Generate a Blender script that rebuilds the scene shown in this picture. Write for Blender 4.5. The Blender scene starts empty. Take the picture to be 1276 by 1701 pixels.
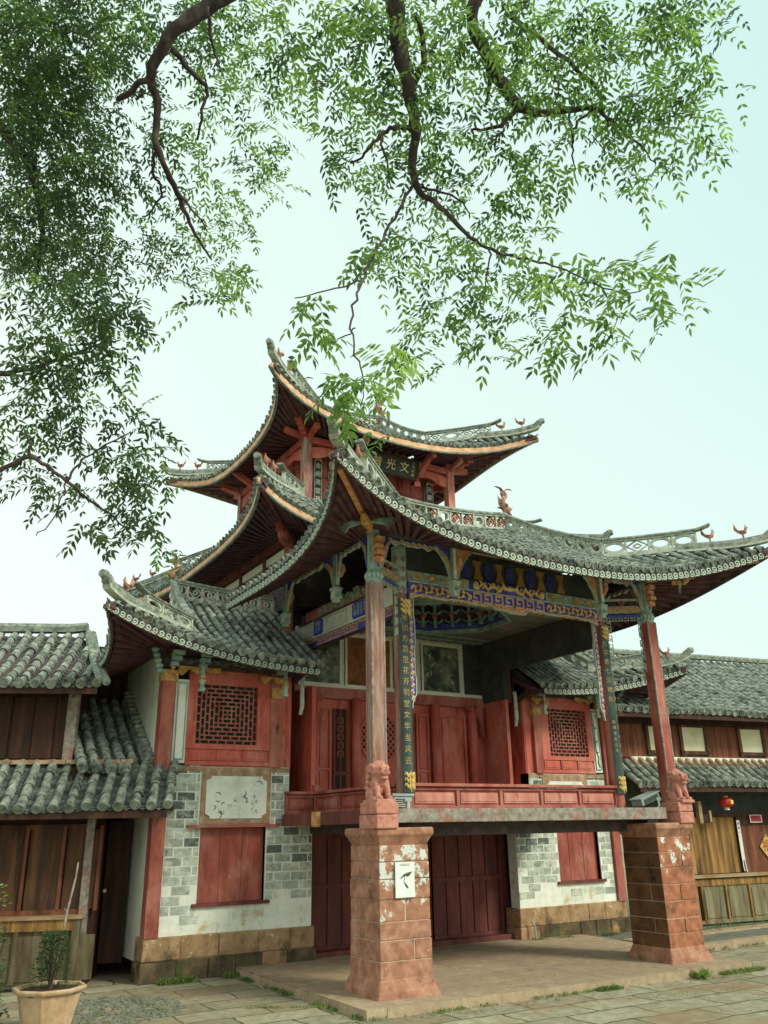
import bpy, math, random
import numpy as np
from mathutils import Vector, Matrix, noise
random.seed(7)
sc = bpy.context.scene
COL = sc.collection
R = math.radians

# ------------------------------------------------------------------ camera
YAW, PIT, ROL, FPX = R(31.349), R(20.80), R(-1.066), 1387.1
_f = Vector((math.sin(YAW)*math.cos(PIT), math.cos(YAW)*math.cos(PIT), math.sin(PIT)))
_r = Vector((math.cos(YAW), -math.sin(YAW), 0)); _u = _r.cross(_f)
CR = _r*math.cos(ROL) + _u*math.sin(ROL); CU = -_r*math.sin(ROL) + _u*math.cos(ROL); CF = _f
EYE = Vector((0, 0, 1.6))
cam = bpy.data.cameras.new('camera'); camo = bpy.data.objects.new('camera', cam); COL.objects.link(camo)
camo.matrix_world = Matrix(((CR.x, CU.x, -CF.x, 0), (CR.y, CU.y, -CF.y, 0), (CR.z, CU.z, -CF.z, 1.6), (0, 0, 0, 1)))
cam.sensor_fit = 'HORIZONTAL'; cam.sensor_width = 36; cam.lens = FPX/1276*36
cam.clip_start = .05; cam.clip_end = 2000
sc.camera = camo

# ------------------------------------------------------------------ light
SUN_AZ, SUN_EL = R(150), R(38)          # azimuth clockwise from +Y: light comes from front right
wd = bpy.data.worlds.new('World'); sc.world = wd; wd.use_nodes = True
nt = wd.node_tree; nt.nodes.clear()
out = nt.nodes.new('ShaderNodeOutputWorld'); bg = nt.nodes.new('ShaderNodeBackground')
sky = nt.nodes.new('ShaderNodeTexSky'); sky.sky_type = 'NISHITA'; sky.sun_disc = False
sky.sun_elevation = SUN_EL; sky.sun_rotation = SUN_AZ
sky.air_density = 1.2; sky.dust_density = 3.0; sky.ozone_density = 1.0
tc = nt.nodes.new('ShaderNodeTexCoord'); sep = nt.nodes.new('ShaderNodeSeparateXYZ')
dotn = nt.nodes.new('ShaderNodeVectorMath'); dotn.operation = 'DOT_PRODUCT'
dotn.inputs[1].default_value = (.75, -.05, .66)          # thin haze is clearest toward the upper right
ramp = nt.nodes.new('ShaderNodeValToRGB')
e = ramp.color_ramp.elements
e[0].position = .10; e[0].color = (1.0, 1.08, .99, 1)
e[1].position = 1.0; e[1].color = (.62, .90, .87, 1)
m_ = e.new(.45); m_.color = (.88, 1.06, .95, 1)
m2 = e.new(.80); m2.color = (.79, 1.0, .92, 1)
mul = nt.nodes.new('ShaderNodeVectorMath'); mul.operation = 'SCALE'; mul.inputs['Scale'].default_value = 5.65
mix = nt.nodes.new('ShaderNodeMix'); mix.data_type = 'RGBA'; mix.inputs[0].default_value = .90
L = nt.links.new
L(tc.outputs['Generated'], dotn.inputs[0]); L(dotn.outputs['Value'], ramp.inputs[0])
L(ramp.outputs['Color'], mul.inputs[0])
L(sky.outputs['Color'], mix.inputs[6]); L(mul.outputs[0], mix.inputs[7])
L(mix.outputs[2], bg.inputs['Color']); bg.inputs['Strength'].default_value = .1
L(bg.outputs[0], out.inputs['Surface'])
sl = bpy.data.lights.new('sun', 'SUN'); sl.energy = 1.5; sl.angle = R(14); sl.color = (1, .95, .80)
so = bpy.data.objects.new('sun', sl); COL.objects.link(so)
sd = Vector((math.sin(SUN_AZ)*math.cos(SUN_EL), math.cos(SUN_AZ)*math.cos(SUN_EL), math.sin(SUN_EL)))
so.rotation_euler = sd.to_track_quat('Z', 'Y').to_euler(); so.location = (5, -5, 20)
vs = sc.view_settings; vs.view_transform = 'Standard'; vs.look = 'None'; vs.gamma = 1; vs.exposure = .88
vs.use_curve_mapping = False
sc.cycles.use_denoising = True
sc.cycles.max_bounces = 8; sc.cycles.transparent_max_bounces = 6

# ------------------------------------------------------------------ helpers
def tag(o, label=None, cat=None, group=None, kind=None):
    if label: o['label'] = label
    if cat: o['category'] = cat
    if group: o['group'] = group
    if kind: o['kind'] = kind
    return o
ORG = {}
def thing(name, label, cat, loc=(0, 0, 0), rz=0, group=None):
    o = bpy.data.objects.new(name, None); COL.objects.link(o); o.empty_display_size = .2
    o.location = loc; o.rotation_euler = (0, 0, rz); ORG[o.name] = Vector(loc)
    return tag(o, label, cat, group)

class MB:
    def __init__(s, mirror=None, local=False):
        s.v = []; s.f = []; s.m = []; s.mir = mirror; s.local = local
    def add(s, vs, fs, m=0):
        b = len(s.v)
        s.v.extend([(p[0], p[1], p[2]) for p in vs])
        for f in fs:
            s.f.append(tuple(i+b for i in f)); s.m.append(m)
    def obox(s, c, ax, ay, az, m=0):
        c = Vector(c); ax = Vector(ax); ay = Vector(ay); az = Vector(az)
        P = [c+ax*i+ay*j+az*k for k in (-1, 1) for j in (-1, 1) for i in (-1, 1)]
        F = [(0, 2, 3, 1), (4, 5, 7, 6), (0, 1, 5, 4), (2, 6, 7, 3), (0, 4, 6, 2), (1, 3, 7, 5)]
        if ax.cross(ay).dot(az) < 0: F = [f[::-1] for f in F]
        s.add(P, F, m)
    def box(s, x0, x1, y0, y1, z0, z1, m=0):
        s.obox(((x0+x1)/2, (y0+y1)/2, (z0+z1)/2), ((x1-x0)/2, 0, 0), (0, (y1-y0)/2, 0), (0, 0, (z1-z0)/2), m)
    def beam(s, p, q, w, h, m=0, up=(0, 0, 1)):
        p = Vector(p); q = Vector(q); t = (q-p); l = t.length; t.normalize()
        n = Vector(up); sd_ = t.cross(n)
        if sd_.length < 1e-4: sd_ = t.cross(Vector((1, 0, 0)))
        sd_.normalize(); n = sd_.cross(t)
        s.obox((p+q)/2, t*l/2, sd_*w/2, n*h/2, m)
    def tube(s, path, r, n=8, m=0, caps=True, flat=1.0, up=(0, 0, 1)):
        path = [Vector(p) for p in path]; k = len(path)
        rs = r if hasattr(r, '__len__') else [r]*k
        vs = []; prev = None
        for i, p in enumerate(path):
            t = (path[min(i+1, k-1)]-path[max(i-1, 0)]).normalized()
            if prev is None:
                a = t.cross(Vector(up))
                if a.length < 1e-3: a = t.cross(Vector((1, 0, 0)))
            else:
                a = prev - t*prev.dot(t)
                if a.length < 1e-4: a = t.cross(Vector(up))
            a.normalize(); prev = a; b = t.cross(a)
            for j in range(n):
                th = 2*math.pi*j/n
                vs.append(p + a*math.cos(th)*rs[i] + b*math.sin(th)*rs[i]*flat)
        fs = []
        for i in range(k-1):
            for j in range(n):
                j2 = (j+1) % n
                fs.append((i*n+j, i*n+j2, (i+1)*n+j2, (i+1)*n+j))
        if caps:
            fs.append(tuple(range(n))[::-1]); fs.append(tuple(range((k-1)*n, k*n)))
        s.add(vs, fs, m)
    def sweep(s, path, prof, m=0, up=(0, 0, 1), close=True, caps=True):
        """prof: list of (lateral, up) offsets, upright frame"""
        path = [Vector(p) for p in path]; k = len(path); n = len(prof); vs = []
        U = Vector(up)
        for i, p in enumerate(path):
            t = (path[min(i+1, k-1)]-path[max(i-1, 0)]).normalized()
            a = t.cross(U); a.normalize(); b = a.cross(t)
            for (x, z) in prof: vs.append(p+a*x+b*z)
        fs = []
        for i in range(k-1):
            for j in range(n if close else n-1):
                j2 = (j+1) % n
                fs.append((i*n+j, i*n+j2, (i+1)*n+j2, (i+1)*n+j))
        if caps and close:
            fs.append(tuple(range(n))[::-1]); fs.append(tuple(range((k-1)*n, k*n)))
        s.add(vs, fs, m)
    def ribbon(s, pts, w, fr, d=.006, m=0):
        """flat strip following 2-D pts in frame fr=(o,u,v,n); front stands d proud along n"""
        o, u, v, nn = fr; k = len(pts); A = []; B = []
        ws = w if hasattr(w, '__len__') else [w]*k
        for i in range(k):
            x0, y0 = pts[max(i-1, 0)]; x1, y1 = pts[min(i+1, k-1)]
            dx, dy = x1-x0, y1-y0; l = math.hypot(dx, dy) or 1
            px, py = -dy/l*ws[i]/2, dx/l*ws[i]/2; x, y = pts[i]
            A.append(o+u*(x+px)+v*(y+py)); B.append(o+u*(x-px)+v*(y-py))
        vs = []
        for a, b in zip(A, B): vs += [a+nn*d, b+nn*d, a-nn*.001, b-nn*.001]
        fs = []
        for i in range(k-1):
            q = i*4; z = q+4
            fs += [(q, q+1, z+1, z), (q+1, q+3, z+3, z+1), (q+2, q, z, z+2)]
        s.add(vs, fs, m)
    def poly(s, pts, fr, d=.02, m=0):
        o, u, v, nn = fr; k = len(pts)
        vs = [o+u*x+v*y+nn*d for x, y in pts]+[o+u*x+v*y for x, y in pts]
        fs = [tuple(range(k)), tuple(range(k, 2*k))[::-1]]
        for i in range(k):
            j = (i+1) % k; fs.append((i, i+k, j+k, j))
        s.add(vs, fs, m)
    def pbox(s, x0, x1, y0, y1, fr, d=.02, m=0, back=0.0):
        o, u, v, nn = fr
        s.obox(o+u*(x0+x1)/2+v*(y0+y1)/2+nn*(d+back)/2, u*(x1-x0)/2, v*(y1-y0)/2, nn*(d-back)/2, m)
    def strip(s, top, bot, fr, d=.02, m=0):
        """board between two 2-D curves of equal length"""
        o, u, v, nn = fr; k = len(top); vs = []
        for a, b in zip(top, bot):
            for dd in (d, 0):
                vs.append(o+u*a[0]+v*a[1]+nn*dd); vs.append(o+u*b[0]+v*b[1]+nn*dd)
        fs = []
        for i in range(k-1):
            q = i*4; z = q+4
            fs += [(q, q+1, z+1, z), (q+2, z+2, z+3, q+3), (q+1, q+3, z+3, z+1), (q, z, z+2, q+2)]
        fs += [(0, 2, 3, 1), (k*4-4, k*4-3, k*4-1, k*4-2)]
        s.add(vs, fs, m)
    def ell(s, c, r, nu=10, nv=7, m=0, rot=None):
        c = Vector(c); r = r if hasattr(r, '__len__') else (r, r, r)
        vs = []; fs = []
        for i in range(nv+1):
            ph = math.pi*i/nv
            for j in range(nu):
                th = 2*math.pi*j/nu
                p = Vector((r[0]*math.sin(ph)*math.cos(th), r[1]*math.sin(ph)*math.sin(th), r[2]*math.cos(ph)))
                if rot: p = rot @ p
                vs.append(c+p)
        for i in range(nv):
            for j in range(nu):
                j2 = (j+1) % nu
                fs.append((i*nu+j, (i+1)*nu+j, (i+1)*nu+j2, i*nu+j2))
        s.add(vs, fs, m)
    def lathe(s, c, prof, n=16, m=0, sq=False):
        c = Vector(c); vs = []; fs = []; k = len(prof)
        for (r_, z) in prof:
            for j in range(n):
                th = 2*math.pi*(j+.5)/n
                vs.append(c+Vector((r_*math.cos(th), r_*math.sin(th), z)))
        for i in range(k-1):
            for j in range(n):
                j2 = (j+1) % n; fs.append((i*n+j, i*n+j2, (i+1)*n+j2, (i+1)*n+j))
        fs.append(tuple(range(n))[::-1]); fs.append(tuple(range((k-1)*n, k*n)))
        s.add(vs, fs, m)
    def grid(s, P, m=0, flip=False):
        nu = len(P); nv = len(P[0]); vs = [p for r_ in P for p in r_]; fs = []
        for i in range(nu-1):
            for j in range(nv-1):
                f = (i*nv+j, (i+1)*nv+j, (i+1)*nv+j+1, i*nv+j+1)
                fs.append(f[::-1] if flip else f)
        s.add(vs, fs, m)
    def build(s, name, mats, parent=None, label=None, smooth=False, bevel=0, remesh=0, cat=None, group=None, kind=None, loc=None):
        me = bpy.data.meshes.new(name)
        V = np.array(s.v, float).reshape(-1, 3); F = s.f
        if s.mir is not None:
            V[:, 0] = s.mir-V[:, 0]; F = [f[::-1] for f in F]
        off = Vector((0, 0, 0))
        if not s.local:
            p = parent
            while p is not None:
                if p.name in ORG: off = ORG[p.name]; break
                p = p.parent
            if parent is None and loc is not None: off = Vector(loc)
            V = V-np.array(off)
        me.from_pydata(V.tolist(), [], F)
        mats = mats if isinstance(mats, (list, tuple)) else [mats]
        for m in mats: me.materials.append(m)
        if len(mats) > 1: me.polygons.foreach_set('material_index', s.m)
        if smooth: me.polygons.foreach_set('use_smooth', [True]*len(me.polygons))
        me.update()
        o = bpy.data.objects.new(name, me); COL.objects.link(o)
        if parent is not None: o.parent = parent
        elif loc is not None: o.location = loc; ORG[o.name] = Vector(loc)
        if bevel:
            b = o.modifiers.new('bevel', 'BEVEL'); b.width = bevel; b.segments = 2; b.limit_method = 'ANGLE'
        if remesh:
            b = o.modifiers.new('remesh', 'REMESH'); b.mode = 'VOXEL'; b.voxel_size = remesh; b.use_smooth_shade = True
        return tag(o, label, cat, group, kind)

X_, Y_, Z_ = Vector((1, 0, 0)), Vector((0, 1, 0)), Vector((0, 0, 1))
def front(y, x=0, z=0): return (Vector((x, y, z)), X_, Z_, -Y_)        # faces the viewer
def leftf(x, y=0, z=0): return (Vector((x, y, z)), -Y_, Z_, -X_)       # faces -X, u runs toward the front
def lerp(a, b, t): return a+(b-a)*t

# ------------------------------------------------------------------ materials
def lin(h):
    h = h.lstrip('#'); c = [int(h[i:i+2], 16)/255 for i in (0, 2, 4)]
    return tuple(x/12.92 if x <= .04045 else ((x+.055)/1.055)**2.4 for x in c)+(1,)
MATS = {}
def mat(name, cols, scale=(6, 6, 6), rough=.75, bump=.15, detail=6, pos=None, bscale=None, emit=None, trans=0, spec=.3, spots=None, grime=None):
    """noise driven colour ramp; spots=(colour, scale, threshold, softness) lays blotches on top; grime same, stretched"""
    m = bpy.data.materials.new(name); m.use_nodes = True; n = m.node_tree; N = n.nodes; N.clear()
    o = N.new('ShaderNodeOutputMaterial'); b = N.new('ShaderNodeBsdfPrincipled')
    n.links.new(b.outputs[0], o.inputs[0])
    b.inputs['Roughness'].default_value = rough; b.inputs['Specular IOR Level'].default_value = spec
    t = N.new('ShaderNodeTexCoord'); mp = N.new('ShaderNodeMapping'); mp.inputs['Scale'].default_value = scale
    nz = N.new('ShaderNodeTexNoise'); nz.inputs['Scale'].default_value = 1; nz.inputs['Detail'].default_value = detail
    nz.inputs['Roughness'].default_value = .62
    n.links.new(t.outputs['Object'], mp.inputs[0]); n.links.new(mp.outputs[0], nz.inputs['Vector'])
    r = N.new('ShaderNodeValToRGB'); el = r.color_ramp.elements
    k = len(cols); pos = pos or [lerp(.3, .7, i/max(1, k-1)) for i in range(k)]
    el[0].position = pos[0]; el[0].color = cols[0]; el[1].position = pos[-1]; el[1].color = cols[-1]
    for i in range(1, k-1): q = el.new(pos[i]); q.color = cols[i]
    n.links.new(nz.outputs['Fac'], r.inputs[0]); c = r.outputs[0]
    for sp in (spots or []):
        col, scl, th, soft = sp[:4]
        mp2 = N.new('ShaderNodeMapping'); mp2.inputs['Scale'].default_value = scl if hasattr(scl, '__len__') else (scl,)*3
        n2 = N.new('ShaderNodeTexNoise'); n2.inputs['Scale'].default_value = 1; n2.inputs['Detail'].default_value = 8
        n2.inputs['Roughness'].default_value = .7
        n.links.new(t.outputs['Object'], mp2.inputs[0]); n.links.new(mp2.outputs[0], n2.inputs['Vector'])
        mr = N.new('ShaderNodeMapRange'); mr.inputs[1].default_value = th-soft; mr.inputs[2].default_value = th+soft
        f_ = n2.outputs['Fac']
        if len(sp) > 4:
            s2 = N.new('ShaderNodeSeparateXYZ'); n.links.new(t.outputs['Object'], s2.inputs[0])
            zr_ = N.new('ShaderNodeMapRange'); zr_.inputs[1].default_value = sp[4][0]; zr_.inputs[2].default_value = sp[4][1]; zr_.inputs[3].default_value = -.16; zr_.inputs[4].default_value = .0
            n.links.new(s2.outputs[2], zr_.inputs[0]); ad_ = N.new('ShaderNodeMath'); ad_.operation = 'ADD'
            n.links.new(f_, ad_.inputs[0]); n.links.new(zr_.outputs[0], ad_.inputs[1]); f_ = ad_.outputs[0]
        n.links.new(f_, mr.inputs[0])
        mx = N.new('ShaderNodeMix'); mx.data_type = 'RGBA'; mx.inputs[7].default_value = col
        n.links.new(mr.outputs[0], mx.inputs[0]); n.links.new(c, mx.inputs[6]); c = mx.outputs[2]
    n.links.new(c, b.inputs['Base Color'])
    if bump:
        bp = N.new('ShaderNodeBump'); bp.inputs['Strength'].default_value = bump; bp.inputs['Distance'].default_value = .02
        n.links.new(nz.outputs['Fac'], bp.inputs['Height']); n.links.new(bp.outputs[0], b.inputs['Normal'])
    if emit:
        b.inputs['Emission Color'].default_value = emit[0]; b.inputs['Emission Strength'].default_value = emit[1]
    m.diffuse_color = cols[0]
    MATS[name] = m
    m['_c'] = 1
    return m
def C(h, k=1.0):
    c = lin(h); return (c[0]*k, c[1]*k, c[2]*k, 1)

T_TILE = mat('roof_tile_grey', [C('#3b403a'), C('#6d766b'), C('#969f92'), C('#c0c8b8')], (9, 9, 9), .9, .3, pos=[.25, .42, .58, .78],
             spots=[(C('#3a3d34'), 3.1, .60, .06), (C('#cdd1c0'), 14, .65, .03), (C('#77805c'), 5, .66, .04)])
T_TILEF = mat('roof_tile_weathered', [C('#4c524b'), C('#808a7e'), C('#a5ae9f')], (12, 12, 12), .9, .3, spots=[(C('#a9a692'), 9, .62, .05)])
T_PAN = mat('pan_tile_dark', [C('#2a2f2f'), C('#525a53'), C('#7f887c')], (8, 8, 8), .95, .3, spots=[(C('#5d6148'), 6, .62, .06)])
T_TERRA = mat('terracotta_flashing', [C('#7f6a52'), C('#a4866a'), C('#bfae95')], (9, 9, 9), .9, .3)
RED = mat('red_lacquer', [C('#77382f'), C('#9b4f42'), C('#b56b5b')], (5, 5, 1.2), .6, .1, spots=[(C('#b98371'), (2.2, 2.2, 1.1), .58, .13), (C('#5a2a22'), (9, 9, 2), .66, .05), (C('#c09684'), (22, 22, 6), .68, .04)])
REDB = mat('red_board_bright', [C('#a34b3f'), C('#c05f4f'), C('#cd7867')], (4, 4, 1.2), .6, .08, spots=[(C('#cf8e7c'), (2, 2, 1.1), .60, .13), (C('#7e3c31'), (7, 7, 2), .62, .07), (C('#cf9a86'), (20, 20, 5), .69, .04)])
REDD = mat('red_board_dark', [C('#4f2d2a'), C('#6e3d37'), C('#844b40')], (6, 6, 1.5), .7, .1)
REDP = mat('red_pale', [C('#a9685a'), C('#c0806f'), C('#cc9a88')], (7, 7, 2), .7, .12, spots=[(C('#8a4b3c'), (9, 9, 3), .63, .06)])
DARKW = mat('dark_eave_wood', [C('#3a3333'), C('#504545'), C('#655853')], (8, 8, 8), .85, .15)
MAROON = mat('maroon_rafter', [C('#46303a'), C('#634349'), C('#765553')], (8, 8, 8), .8, .15)
GREYW = mat('weathered_grey_wood', [C('#6a5f57'), C('#8c857a'), C('#a3a193')], (14, 3, 14), .85, .2, spots=[(C('#96523f'), (4, 6, 3), .60, .08)])
POSTW = mat('worn_post_wood', [C('#7b5148'), C('#9a7a6a'), C('#aca496')], (18, 18, 2), .8, .2, spots=[(C('#82433a'), (8, 8, 1.5), .56, .08)])
WHITE = mat('white_plaster', [C('#c9d0c2'), C('#dfe5d8'), C('#e9ece2')], (3, 3, 3), .85, .1, spots=[(C('#9aa093'), (6, 6, 1.2), .68, .07)])
CREAM = mat('cream_panel', [C('#ced4c2'), C('#e2e7d6'), C('#eaeee2')], (5, 5, 5), .8, .05, spots=[(C('#9c9c82'), 7, .68, .06)])
PALE = mat('pale_carved_stone', [C('#8b9488'), C('#b2baa9'), C('#cdd3c2')], (10, 10, 10), .85, .2, spots=[(C('#5f675e'), 7, .62, .06)])
MINT = mat('mint_scroll_paint', [C('#869a8c'), C('#a8bbaa'), C('#c2d2c0')], (12, 12, 12), .75, .1, spots=[(C('#66766b'), 12, .66, .05)])
TEAL = mat('teal_paint', [C('#5d7d74'), C('#83a397'), C('#a8c2b3')], (9, 9, 9), .7, .1)
GREENP = mat('painted_green_beam', [C('#647a6a'), C('#90a58d'), C('#b3c2a8')], (14, 14, 14), .75, .1, spots=[(C('#b4693e'), 11, .66, .04), (C('#b8b26c'), 13, .68, .04)])
ORNG = mat('orange_gilt_paint', [C('#b07650'), C('#d69a6a'), C('#e6bd96')], (13, 13, 13), .65, .1, spots=[(C('#c9543a'), 9, .66, .05)])
YELL = mat('yellow_carving', [C('#8f6a38'), C('#bf944e'), C('#d4b578')], (15, 15, 15), .6, .1)
ORBRD = mat('orange_fascia', [C('#b08563'), C('#d6aa82'), C('#e6c8a5')], (6, 6, 10), .75, .1)
GOLD = mat('gold_leaf', [C('#b98a3a'), C('#e2bf6c'), C('#f0dc9c')], (20, 20, 20), .4, .1, spec=.6)
BLUE = mat('ultramarine_paint', [C('#34398a'), C('#4a51ac'), C('#656cbc')], (10, 10, 10), .7, .05)
BLUEL = mat('sign_blue', [C('#3436a0'), C('#4345c6'), C('#5256cf')], (5, 5, 5), .6, .03)
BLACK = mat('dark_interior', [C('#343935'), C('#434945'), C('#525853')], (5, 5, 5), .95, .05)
PLAQ = mat('green_black_lacquer', [C('#2b3a36'), C('#40524c'), C('#6b8580')], (7, 7, 1.5), .35, .06, pos=[.35, .55, .85], spots=[(C('#7fb0ab'), (3, 3, 1.2), .66, .08)])
TERRAC = mat('terracotta_figure', [C('#855d4b'), C('#ab7e69'), C('#c4a28b')], (16, 16, 16), .8, .2)
LIONS = mat('pink_sandstone', [C('#a06a59'), C('#bd8270'), C('#cc9986')], (18, 18, 18), .9, .25)
INK = mat('ink_brown', [C('#4a463a'), C('#5d5747'), C('#6d6653')], (20, 20, 20), .8, 0)
PAPER = mat('window_paper', [C('#c9c39c'), C('#ded9b6'), C('#e8e4c8')], (3, 3, 3), .8, .03)
BROWN = mat('brown_boards', [C('#33251c'), C('#523a29'), C('#75543a')], (9, 9, .9), .8, .15, spots=[(C('#241c17'), (7, 7, 1), .62, .08)])
BROWNR = mat('red_brown_boards', [C('#4f3023'), C('#744531'), C('#8f5d42')], (9, 9, .9), .8, .15, spots=[(C('#352219'), (6, 6, 1), .62, .08)])
OCHREW = mat('ochre_boards', [C('#5a4126'), C('#8f6b38'), C('#b39058')], (16, 16, .8), .75, .15, spots=[(C('#3a2c1e'), (9, 9, .8), .58, .08)])
DARKB = mat('dark_brown_boards', [C('#2a1d17'), C('#3f2a20'), C('#59392a')], (9, 9, 1), .8, .12)
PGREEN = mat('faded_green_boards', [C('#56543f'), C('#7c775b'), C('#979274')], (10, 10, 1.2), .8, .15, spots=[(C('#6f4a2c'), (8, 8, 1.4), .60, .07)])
LEDGE = mat('ledge_wood', [C('#7a5a3c'), C('#9c8560'), C('#a7a184')], (3, 9, 9), .85, .2)
METAL = mat('grey_lamp_metal', [C('#7d8f8b'), C('#97a8a2'), C('#abbab2')], (5, 5, 5), .45, .02, spec=.5)

PGREEND = mat('brown_green_boards', [C('#3d392b'), C('#5d563f'), C('#7a7257')], (10, 10, 1.2), .85, .2, spots=[(C('#4b3423'), (8, 8, 1.4), .58, .08)])  # darker brown-green boards of the left shop counter
GOLDD = mat('worn_gold_paint', [C('#8d7440'), C('#b89a5d'), C('#d3bb85')], (20, 20, 20), .5, .1, spec=.4)
BLUED = mat('shadowed_blue_paint', [C('#2a2d5c'), C('#383c78'), C('#4c518c')], (10, 10, 10), .8, .05)  # darker copy of the blue: shadow on the vase panel put into the colour
BR1 = mat('grey_brick', [C('#75827a'), C('#929d90'), C('#b0b9ab')], (14, 14, 14), .9, .4, spots=[(C('#d3dacb'), (5, 5, 7), .56, .10), (C('#d3dacb'), 1.6, .60, .10)])
BR2 = mat('whitewashed_brick', [C('#8d998c'), C('#a6b0a1'), C('#bfc7b7')], (14, 14, 14), .9, .4, spots=[(C('#dde3d5'), (4, 4, 6), .55, .10), (C('#8a958a'), 9, .64, .06)])
BR3 = mat('dark_brick', [C('#4d5850'), C('#64716a'), C('#808c80')], (14, 14, 14), .9, .4, spots=[(C('#cfd6c8'), (6, 6, 8), .60, .08)])
LIMEW = mat('limewashed_mortar', [C('#d6dccd'), C('#e6eadd'), C('#eff2e9')], (7, 7, 7), .95, .5, spots=[(C('#b9ab92'), 3.2, .64, .05), (C('#9aa091'), 8, .66, .05)])
LIMEP = mat('peeling_limewash', [C('#c9cfbd'), C('#dbe0cf'), C('#e6eadc')], (5, 5, 5), .95, .5, spots=[(C('#c6b394'), (2.5, 2.5, 4), .58, .03), (C('#a9876a'), 9, .69, .02), (C('#b5bcae'), (9, 9, 4), .60, .06)])
def brickmat(name, c1, c2, mortar, bw, bh, ms=.012, plane='xz', rough=.85, noise_amt=.5, fade=None, spots=None, bump=.5, squash=1, offset=.5):
    """brick pattern laid in a vertical (xz), side (yz) or flat (xy) plane; fade=(z0,z1,colour) whitewash that wears away upward"""
    m = bpy.data.materials.new(name); m.use_nodes = True; n = m.node_tree; N = n.nodes; N.clear(); L = n.links.new
    o = N.new('ShaderNodeOutputMaterial'); b = N.new('ShaderNodeBsdfPrincipled'); L(b.outputs[0], o.inputs[0])
    b.inputs['Roughness'].default_value = rough; b.inputs['Specular IOR Level'].default_value = .25
    t = N.new('ShaderNodeTexCoord'); s = N.new('ShaderNodeSeparateXYZ'); L(t.outputs['Object'], s.inputs[0])
    c = N.new('ShaderNodeCombineXYZ'); ad = N.new('ShaderNodeMath'); ad.operation = 'ADD'
    if plane == 'xy': L(s.outputs[0], c.inputs[0]); L(s.outputs[1], c.inputs[1])
    else:
        L(s.outputs[0], ad.inputs[0]); L(s.outputs[1], ad.inputs[1]); L(ad.outputs[0], c.inputs[0]); L(s.outputs[2], c.inputs[1])
    dn = N.new('ShaderNodeTexNoise'); dn.inputs['Scale'].default_value = 2.2 if plane == 'xy' else 5; dn.inputs['Detail'].default_value = 4
    L(t.outputs['Object'], dn.inputs['Vector'])
    dv = N.new('ShaderNodeVectorMath'); dv.operation = 'MULTIPLY_ADD'; dv.inputs[1].default_value = (.16, .16, 0) if plane == 'xy' else (.03, .03, 0)
    L(dn.outputs['Color'], dv.inputs[0]); L(c.outputs[0], dv.inputs[2])
    br = N.new('ShaderNodeTexBrick'); br.inputs['Scale'].default_value = 1; br.inputs['Brick Width'].default_value = bw
    br.inputs['Row Height'].default_value = bh; br.inputs['Mortar Size'].default_value = ms; br.inputs['Mortar Smooth'].default_value = .3
    br.inputs['Color1'].default_value = c1; br.inputs['Color2'].default_value = c2; br.inputs['Mortar'].default_value = mortar
    br.inputs['Bias'].default_value = 0; br.offset = offset
    L(dv.outputs[0], br.inputs['Vector'])
    nz = N.new('ShaderNodeTexNoise'); nz.inputs['Scale'].default_value = 9; nz.inputs['Detail'].default_value = 8; nz.inputs['Roughness'].default_value = .7
    L(t.outputs['Object'], nz.inputs['Vector'])
    mr = N.new('ShaderNodeMapRange'); mr.inputs[1].default_value = .3; mr.inputs[2].default_value = .7
    mr.inputs[3].default_value = 1-noise_amt; mr.inputs[4].default_value = 1+noise_amt*.6
    L(nz.outputs['Fac'], mr.inputs[0])
    mu = N.new('ShaderNodeVectorMath'); mu.operation = 'SCALE'; L(br.outputs['Color'], mu.inputs[0]); L(mr.outputs[0], mu.inputs['Scale'])
    col = mu.outputs[0]
    if fade:
        z0, z1, fc, amt = fade
        fz = N.new('ShaderNodeMapRange'); fz.inputs[1].default_value = z0; fz.inputs[2].default_value = z1
        fz.inputs[3].default_value = amt; fz.inputs[4].default_value = -.12; L(s.outputs[2], fz.inputs[0])
        n2 = N.new('ShaderNodeTexNoise'); n2.inputs['Scale'].default_value = 2.2; n2.inputs['Detail'].default_value = 9; n2.inputs['Roughness'].default_value = .72
        L(t.outputs['Object'], n2.inputs['Vector'])
        sm = N.new('ShaderNodeMath'); sm.operation = 'ADD'; L(fz.outputs[0], sm.inputs[0]); L(n2.outputs['Fac'], sm.inputs[1])
        m2 = N.new('ShaderNodeMapRange'); m2.inputs[1].default_value = .5; m2.inputs[2].default_value = .78; L(sm.outputs[0], m2.inputs[0])
        mx = N.new('ShaderNodeMix'); mx.data_type = 'RGBA'; mx.inputs[7].default_value = fc
        L(m2.outputs[0], mx.inputs[0]); L(col, mx.inputs[6]); col = mx.outputs[2]
    for (sc_, th, so_, scol) in (spots or []):
        n3 = N.new('ShaderNodeTexNoise'); n3.inputs['Scale'].default_value = sc_; n3.inputs['Detail'].default_value = 9; n3.inputs['Roughness'].default_value = .7
        L(t.outputs['Object'], n3.inputs['Vector'])
        m3 = N.new('ShaderNodeMapRange'); m3.inputs[1].default_value = th-so_; m3.inputs[2].default_value = th+so_; L(n3.outputs['Fac'], m3.inputs[0])
        mx = N.new('ShaderNodeMix'); mx.data_type = 'RGBA'; mx.inputs[7].default_value = scol
        L(m3.outputs[0], mx.inputs[0]); L(col, mx.inputs[6]); col = mx.outputs[2]
    L(col, b.inputs['Base Color'])
    hb = N.new('ShaderNodeMath'); hb.operation = 'MULTIPLY_ADD'; hb.inputs[1].default_value = -.8
    L(br.outputs['Fac'], hb.inputs[0]); L(nz.outputs['Fac'], hb.inputs[2])
    bp = N.new('ShaderNodeBump'); bp.inputs['Strength'].default_value = bump; bp.inputs['Distance'].default_value = .015
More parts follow.
